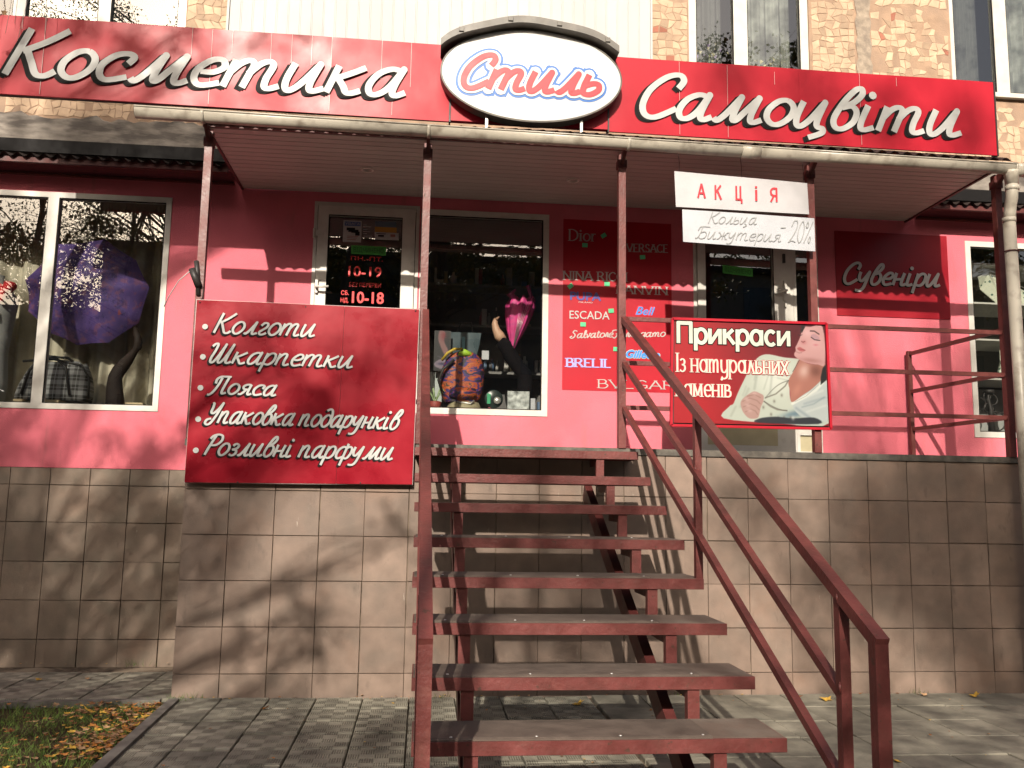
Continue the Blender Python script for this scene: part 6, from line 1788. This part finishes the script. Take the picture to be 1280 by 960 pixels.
# ------------------------------------------------------------------ RIGHT DISPLAY WINDOW
rk = thing('display_rack', 'dark display rack with white shelf edges in the right window', 'rack')
MB().box(6.2, 9.2, 1.95, 1.97, 1.95, 3.95).build('back_panel', mat('rack_panel', (.085, .082, .07), .7), rk)
for z in (3.555, 3.18, 2.835, 2.47):
    MB().box(6.45, 8.9, 1.40, 1.418, z, z + .016).box(6.45, 8.9, 1.418, 1.94, z + .002, z + .010).build('shelf', mat('white_shelf_edge', (.45, .44, .40), .5), rk)
MB().box(6.2, 9.0, 1.90, 1.945, 1.96, 2.45).build('lower_panel', mat('pale_lower_panel', (.30, .30, .29), .7), rk)
dots = mat('dotted_pale_cloth', (.50, .52, .42), .7, .2, .1, 9)
def add_dots():
    N, L = dots.node_tree.nodes, dots.node_tree.links; b = N['Principled BSDF']
    g = N.new('ShaderNodeNewGeometry'); v = N.new('ShaderNodeTexVoronoi'); v.inputs['Scale'].default_value = 22; L.new(g.outputs['Position'], v.inputs['Vector'])
    lt = N.new('ShaderNodeMath'); lt.operation = 'LESS_THAN'; lt.inputs[1].default_value = .26; L.new(v.outputs['Distance'], lt.inputs[0])
    src = b.inputs['Base Color'].links[0].from_socket
    mx = N.new('ShaderNodeMix'); mx.data_type = 'RGBA'; L.new(lt.outputs[0], mx.inputs['Factor']); L.new(src, mx.inputs['A'])
    mx.inputs['B'].default_value = (.07, .12, .10, 1); L.new(mx.outputs['Result'], b.inputs['Base Color'])
add_dots()
def fan(name, pts, apex, y, lab):
    t = thing(name, lab, 'umbrella', group='pale dotted folding umbrellas in the right window')
    mb = MB(); n = len(pts)
    v = [(apex[0], y, apex[1])]
    for i, (x, z) in enumerate(pts): v.append((x, y + (.05 if i % 2 else -.02), z))
    mb.add(v, [(0, i + 1, i + 2) for i in range(n - 1)])
    mb.add([(a_[0], a_[1] + .012, a_[2]) for a_ in v], [(0, i + 2, i + 1) for i in range(n - 1)])
    mb.build('cloth', dots, t)
    for i in (0, n // 2, n - 1):
        MB().tube([(apex[0], y - .01, apex[1]), (pts[i][0], y - .012, pts[i][1])], .003, 4).build('rib', M['steel'], t)
fan('dotted_umbrella', [(6.74, 3.46), (6.80, 3.36), (6.90, 3.22), (7.08, 3.12), (7.22, 3.20), (7.30, 3.34)], (6.86, 3.50), 1.50, 'pale dotted umbrella fanned out on the upper shelf of the right window')
fan('dotted_umbrella', [(7.06, 2.94), (6.95, 2.80), (6.90, 2.66), (6.905, 2.54), (7.10, 2.54), (7.3, 2.6)], (7.16, 2.92), 1.47, 'pale dotted umbrella hanging on the second shelf of the right window')
ir = thing('wrought_iron_stand', 'black wrought iron candle stand with rings in the right window', 'candle stand')
def ringt(cx, cz_, r_, th=.007, y=1.52):
    return MB().tube([(cx + r_ * math.cos(a), y, cz_ + r_ * math.sin(a)) for a in np.linspace(0, 2 * math.pi, 17)], th, 6, False)
for c in ((6.72, 2.26, .055), (6.80, 2.22, .045), (6.84, 2.30, .05), (6.87, 2.10, .09), (6.93, 2.08, .10), (6.79, 2.33, .035)):
    ringt(*c).build('ring', M['darksteel'], ir)
MB().tube([(6.82, 1.52, 1.97), (6.82, 1.52, 2.2), (6.80, 1.52, 2.33), (6.81, 1.52, 2.36)], [.035, .02, .014, .012], 8).build('stem', M['darksteel'], ir)
MB().lathe([(.02, 0), (.045, .012), (.05, .04), (.04, .04)], (6.81, 1.52, 2.35), 12).build('cup', M['darksteel'], ir)
for x, h, c_, lab in ((7.04, .46, (.16, .085, .05), 'tall brown ceramic vase beside the iron stand'), (7.20, .36, (.22, .15, .10), 'shorter tan ceramic vase right of the tall brown one')):
    vz = MB().lathe([(.04, 0), (.065, .08), (.06, .2), (.03, h * .75), (.035, h * .9), (.025, h)], (x, 1.55, 1.955), 14)
    tag(vz.build('vase', mat('ceramic_%s' % ('brown' if h > .4 else 'tan'), c_, .35)), lab, 'vase', 'ceramic vases in the right window')
MB().box(6.2, 9.2, D + .13, 1.94, 1.915, 1.955).build('window_board', M['shelf'], kind='structure')

# ------------------------------------------------------------------ upstairs curtains and plants
def net(x0, x1, z0, z1, y, m, lab):
    mb = MB(); n = 70; X = np.linspace(x0, x1, n); f = .02 * np.sin(X * 40) + .012 * np.sin(X * 93)
    for i in range(n - 1):
        mb.add([(X[i], y + f[i], z0), (X[i + 1], y + f[i + 1], z0), (X[i + 1], y + f[i + 1], z1), (X[i], y + f[i], z1)], [(0, 1, 2, 3)], True)
    tag(mb.build('net_curtain', m), lab, 'curtain', 'pale curtains in the upstairs windows')
ncm = mat('net_cloth', (.22, .23, .21), .9, .1, .5, 6, dirt=(.04, .04, .035), dscale=5, damt=.8)
net(4.46, 4.96, 4.9, 6.9, D + .3, ncm, 'pale flowered net curtain in the right half of the window over the sign')
ncd = mat('dim_net_cloth', (.11, .115, .11), .9, .1, .6, 7, dirt=(.03, .03, .03), dscale=7, damt=.8)
net(3.90, 4.30, 4.9, 6.9, D + .34, ncd, 'dim net curtain in the left half of the window over the sign')
net(6.50, 6.86, 4.9, 6.9, D + .3, ncd, 'dim crumpled curtain in the far right upstairs window')
net(7.0, 7.6, 4.9, 6.9, D + .3, ncm, 'pale curtain behind the right pane of the far right upstairs window')
def bunch(x, z, y, cols, lab, s_=.10, n=60):
    t = thing('flower_bunch', lab, 'flowers')
    mb = MB(); random.seed(int(x * 100))
    for i in range(n):
        mb.cur = random.choice(range(len(cols)))
        a, b = random.gauss(0, s_), random.gauss(0, s_ * .8)
        r_ = random.uniform(.008, .02)
        cx, cz_ = x + a, z + b
        th = random.uniform(0, 3)
        mb.add([(cx + r_ * math.cos(th + k * 2.09), y + random.uniform(-.03, .03), cz_ + r_ * math.sin(th + k * 2.09)) for k in range(3)], [(0, 1, 2)])
    o = mb.build('blooms', None, t, kind='stuff')
    for c in cols: o.data.materials.append(c)
    MB().tube([(x, y, z - .35), (x + .02, y, z)], .006, 5).build('stem', mat('dull_stem', (.10, .12, .05), .8), t)
fl = [mat('bloom_violet', (.30, .22, .42), .7), mat('bloom_cream', (.45, .42, .25), .7), mat('bloom_grey', (.2, .2, .17), .8)]
bunch(4.12, 5.46, D + .2, [fl[0], fl[1], fl[2]], 'violet and cream flowers behind the left pane of the window over the sign', .09)
bunch(4.72, 5.35, D + .2, [fl[1], fl[1], fl[2]], 'cream flowers behind the right pane of the window over the sign', .10, 90)
bunch(4.90, 5.25, D + .18, [mat('bloom_pink', (.5, .2, .35), .7)], 'pink flower low in the right corner of the window over the sign', .03, 14)

# ------------------------------------------------------------------ TREES and houses across the street
barkm = mat('tree_bark', (.075, .06, .045), .9, .2, .3, 12, .8, 30)
leafm = [mat('autumn_leaf_green', (.085, .105, .022), .6, .3, .3, 5), mat('autumn_leaf_yellow', (.26, .18, .03), .6, .3, .3, 5)]
def tree(lab, base, height, targets, seed, limb_r=.05, fill=(), trunk_r=.16, leaf=(.026, .048)):
    """targets: branch ends (points in the crown); fill: (centre, radii, leaves)"""
    rr = random.Random(seed); rn = np.random.default_rng(seed)
    t = thing('street_tree', lab, 'tree', group='autumn trees across the pavement')
    top = Vector(base) + Vector((rr.uniform(-.4, .4), rr.uniform(-.4, .4), height))
    tk = [Vector(base).lerp(top, k / 7) + Vector((rr.uniform(-.08, .08), rr.uniform(-.08, .08), 0)) for k in range(8)]
    MB().tube(tk, [trunk_r * (1 - .85 * k / 7) for k in range(8)], 10).build('trunk', barkm, t)
    lm = MB(); V = []; mats_ = []
    def leaves(c, rad, n, sz=leaf):
        p_ = rn.normal(0, 1, (n, 3)) * np.array(rad) * .55 + np.array(c)
        V.append((p_, rn.uniform(sz[0], sz[1], n)))
    for tg in targets:
        end, rad, n = Vector(tg[0]), tg[1], tg[2]
        h = max(.3, min(.92, (end.z - base[2]) / height - .25))
        st_ = Vector(base).lerp(top, h)
        mid = st_.lerp(end, .5) + Vector((rr.uniform(-.3, .3), rr.uniform(-.3, .3), rr.uniform(0, .3)))
        lm.tube([st_, mid, end], [limb_r, limb_r * .5, .010], 6)
        for k in range(7):
            f = rr.uniform(.3, 1.0); s_ = st_.lerp(mid, f * 2) if f < .5 else mid.lerp(end, f * 2 - 1)
            e = end + Vector((rr.gauss(0, rad * .7), rr.gauss(0, rad * .7), rr.gauss(0, rad * .7)))
            lm.tube([s_, s_.lerp(e, .5) + Vector((0, 0, rr.uniform(-.1, .15))), e], [.014, .009, .004], 4)
        leaves(end, (rad, rad, rad), n)
    for c, rad, n in fill:
        for k in range(max(3, n // 130)):
            e = Vector(c) + Vector((rr.gauss(0, rad[0] * .55), rr.gauss(0, rad[1] * .55), rr.gauss(0, rad[2] * .55)))
            h = max(.3, min(.95, (e.z - base[2]) / height - .12)); s_ = Vector(base).lerp(top, h)
            m1 = s_.lerp(e, .55) + Vector((rr.gauss(0, .2), rr.gauss(0, .2), .2))
            lm.tube([s_, m1, e], [.032, .018, .006], 5)
            for _ in range(3):
                e2 = e + Vector((rr.gauss(0, .5), rr.gauss(0, .5), rr.gauss(0, .5)))
                lm.tube([m1.lerp(e, rr.random()), e2], [.008, .003], 4)
            leaves(e, (.45, .45, .4), n // max(3, n // 130))
    lm.build('limb', barkm, t)
    P_ = np.concatenate([a for a, b in V]); S_ = np.concatenate([b for a, b in V]); n = len(P_)
    d1_ = rn.normal(0, 1, (n, 3)); d1_ /= np.linalg.norm(d1_, axis=1)[:, None]
    d2_ = np.cross(d1_, rn.normal(0, 1, (n, 3))); d2_ /= np.linalg.norm(d2_, axis=1)[:, None]
    a = d1_ * S_[:, None]; b = d2_ * S_[:, None] * .6
    v = np.stack([P_ - a, P_ + b, P_ + a, P_ - b], 1).reshape(-1, 3)
    me = bpy.data.meshes.new('crown')
    me.vertices.add(4 * n); me.vertices.foreach_set('co', v.ravel())
    me.loops.add(4 * n); me.loops.foreach_set('vertex_index', np.arange(4 * n, dtype=np.int32))
    me.polygons.add(n); me.polygons.foreach_set('loop_start', np.arange(0, 4 * n, 4, dtype=np.int32))
    me.update(calc_edges=True)
    me.materials.append(leafm[0]); me.materials.append(leafm[1])
    me.polygons.foreach_set('material_index', (rn.random(n) < .45).astype(np.int32))
    o = obj('crown', me, None, t)
    return t
SV = Vector((-.22, -1, .535))
def up_sun(X, Y, Z, t):     # crown point whose shade reaches the facade at (X, Y, Z)
    return tuple(Vector((X, Y, Z)) + SV * t)
LT = []   # left tree shades the left wall, left sign
for (X, Z, r_, n) in ((-1.6, .9, .45, 150), (-.9, 1.2, .4, 130), (-.45, .75, .4, 130), (-1.2, .35, .4, 100), (-1.7, 1.7, .4, 90), (-.6, 1.7, .35, 70),
                      (-1.3, 4.4, .35, 170), (-.9, 4.5, .35, 150), (-.5, 4.35, .35, 120), (-.1, 4.5, .3, 60), (.1, 5.4, .35, 120), (.25, .9, .3, 90), (.2, 1.3, .3, 60), (.9, .5, .35, 60), (-1.6, 5.4, .5, 160), (.9, 1.75, .35, 90), (.5, 2.4, .35, 70), (1.2, 2.2, .3, 60), (.4, 1.5, .25, 50)):
    LT.append((up_sun(X, 0 if X > 0 else 1.0, Z, 15 + random.uniform(-1, 1.2)), r_ * .85, int(n * (3.6 if Z > 4 else 2.2 if X < -.3 else 2.2))))
tree('leafy autumn tree left of the sun, reflected in the umbrella window', (-5.2, -15.5, -.05), 13.5, LT, 21,
     fill=(((-7.2, -16.0, 8.3), (1.7, 1.4, 1.3), 3400), ((-7.6, -16.0, 10.3), (1.9, 1.4, 1.1), 3600), ((-7.5, -15.5, 6.0), (1.8, 1.3, 1.2), 1400), ((-8.6, -16, 14.6), (2.4, 1.8, 1.8), 2600)))
RT = []
for (X, Z, r_, n) in ((4.9, 1.15, .45, 420), (5.4, 1.3, .4, 360), (5.2, .8, .4, 300), (5.75, .95, .35, 260), (5.9, 1.45, .35, 200), (4.5, .7, .3, 110), (5.6, .45, .3, 110), (3.9, 1.3, .3, 70), (3.8, 4.45, .25, 80), (4.45, 4.4, .3, 130), (5.0, 4.25, .3, 100), (5.7, 4.15, .25, 90), (4.9, 2.5, .35, 60), (6.0, 2.3, .4, 60), (5.5, 2.9, .3, 60), (5.0, 3.0, .3, 40), (6.2, 1.6, .4, 200), (6.1, 3.1, .35, 110), (5.1, 2.1, .3, 60), (2.0, .5, .4, 120), (2.6, .35, .35, 120), (2.4, 1.0, .35, 70), (2.9, .8, .3, 80)):
    RT.append((up_sun(X, 0, Z, 17 + random.uniform(-.8, 1.2)), r_, int(n * (3.4 if Z < 1.6 else 2.0))))
tree('taller autumn tree throwing shade on the right of the tiled platform', (1.8, -18.0, -.05), 13.5, RT, 22,
     fill=(((5.5, -18.5, 11.0), (1.8, 1.2, 1.2), 900),))
GT = []
for (X, Yg, r_, n) in ((-.6, -.7, .4, 140), (.4, -.6, .4, 150), (1.0, -.9, .45, 170), (.2, -1.5, .5, 170), (4.6, -.5, .4, 120), (5.3, -.8, .4, 120), (-1.5, .3, .4, 120), (4.2, -1.4, .4, 100)):
    GT.append((up_sun(X, Yg, 0, 12.0 + random.uniform(-.5, .8)), r_, int(n * 1.7)))
tree('low spreading autumn tree near the kerb shading the walk', (-.6, -12.6, -.05), 9, GT, 23, trunk_r=.12)
NT = []; rt_ = random.Random(9)
for k_ in range(24):
    X = rt_.uniform(-2.1, -.05); Z = rt_.uniform(.1, 1.9)
    NT.append((up_sun(X, 1.2, Z, 9.6 + rt_.uniform(-.6, .9)), rt_.uniform(.10, .20), rt_.randint(30, 85)))
for k_ in range(9):
    NT.append((up_sun(rt_.uniform(0, 1.5), 0, rt_.uniform(.3, 2.3), 8.4 + rt_.uniform(-.5, .9)), rt_.uniform(.10, .18), rt_.randint(25, 60)))
for k_ in range(6):
    NT.append((up_sun(rt_.uniform(-1.5, .6), 0, rt_.uniform(4.1, 4.7), 8.4 + rt_.uniform(-.5, .9)), rt_.uniform(.10, .2), rt_.randint(40, 70)))
tree('slender autumn tree nearest the shop, left of the viewpoint', (-3.9, -8.6, -.05), 8.5, NT, 31, limb_r=.028, trunk_r=.09)
tree('far autumn tree at the street corner to the left', (-9.5, -17, -.05), 12, [], 24, fill=(((-9.5, -17, 8), (2.6, 2.4, 2.6), 5200),), leaf=(.05, .09), trunk_r=.2)
tree('far autumn tree standing before the low house', (-15, -21, -.05), 13, [], 25, fill=(((-15, -21, 8), (3.0, 2.6, 3.2), 5600),), leaf=(.05, .10), trunk_r=.22)
for i_, (tx_, ty_, th_) in enumerate(((-4, -26, 14), (2, -27, 14.5), (22, -25, 15), (29, -26, 14))):
    tree(('far autumn tree just right of the lower house corner', 'far autumn tree before the middle of the apartment block', 'far autumn tree well to the right along the block', 'farthest right autumn tree before the block')[i_], (tx_, ty_, -.05), th_, [], 40 + i_, fill=(((tx_, ty_, th_ - 3.2), (4.2, 2.0, 2.2), 7000),), leaf=(.07, .12), trunk_r=.2)
tree('far autumn tree before the apartment block', (9.5, -19, -.05), 16, [], 26, fill=(((9.5, -19, 10), (2.6, 2.4, 2.8), 4200), ((12, -18, 15), (3.2, 1.8, 2.0), 5200)), leaf=(.05, .09), trunk_r=.2)
tree('far thin tree before the apartment block on the right', (16, -18, -.05), 15, [], 27, fill=(((16, -18, 11), (2.6, 2.4, 2.8), 4200),), leaf=(.05, .09), trunk_r=.2)
def block(x0, x1, y0, y1, h, lab, m, rows_, cols_):
    t = thing('apartment_building', lab, 'building', group='houses across the street')
    MB().box(x0, x1, y0, y1, -.05, h).build('wall', m, t)
    MB().box(x0 - .3, x1 + .3, y0 - .3, y1 + .3, h, h + .25).build('roof', M['roof'], t)
    wm = MB().box(0, 1.4, 0, .06, 0, 1.5).mesh('window'); wm.materials.append(mat('far_window', (.05, .06, .07), .1))
    for i in range(cols_):
        for j in range(rows_):
            obj('window', wm, None, t, loc=(x0 + (x1 - x0) * (i + .5) / cols_ - .7, y1 - .02, 1.2 + j * (h - .5) / rows_))
block(-12.4, 70, -42, -30, 11.9, 'long pale four storey block across the street', mat('far_plaster', (.22, .20, .17), .9), 4, 24)
block(-40, -12.9, -42, -30, 8.9, 'lower pale house across the street to the left', mat('far_plaster_warm', (.24, .19, .14), .9), 3, 8)
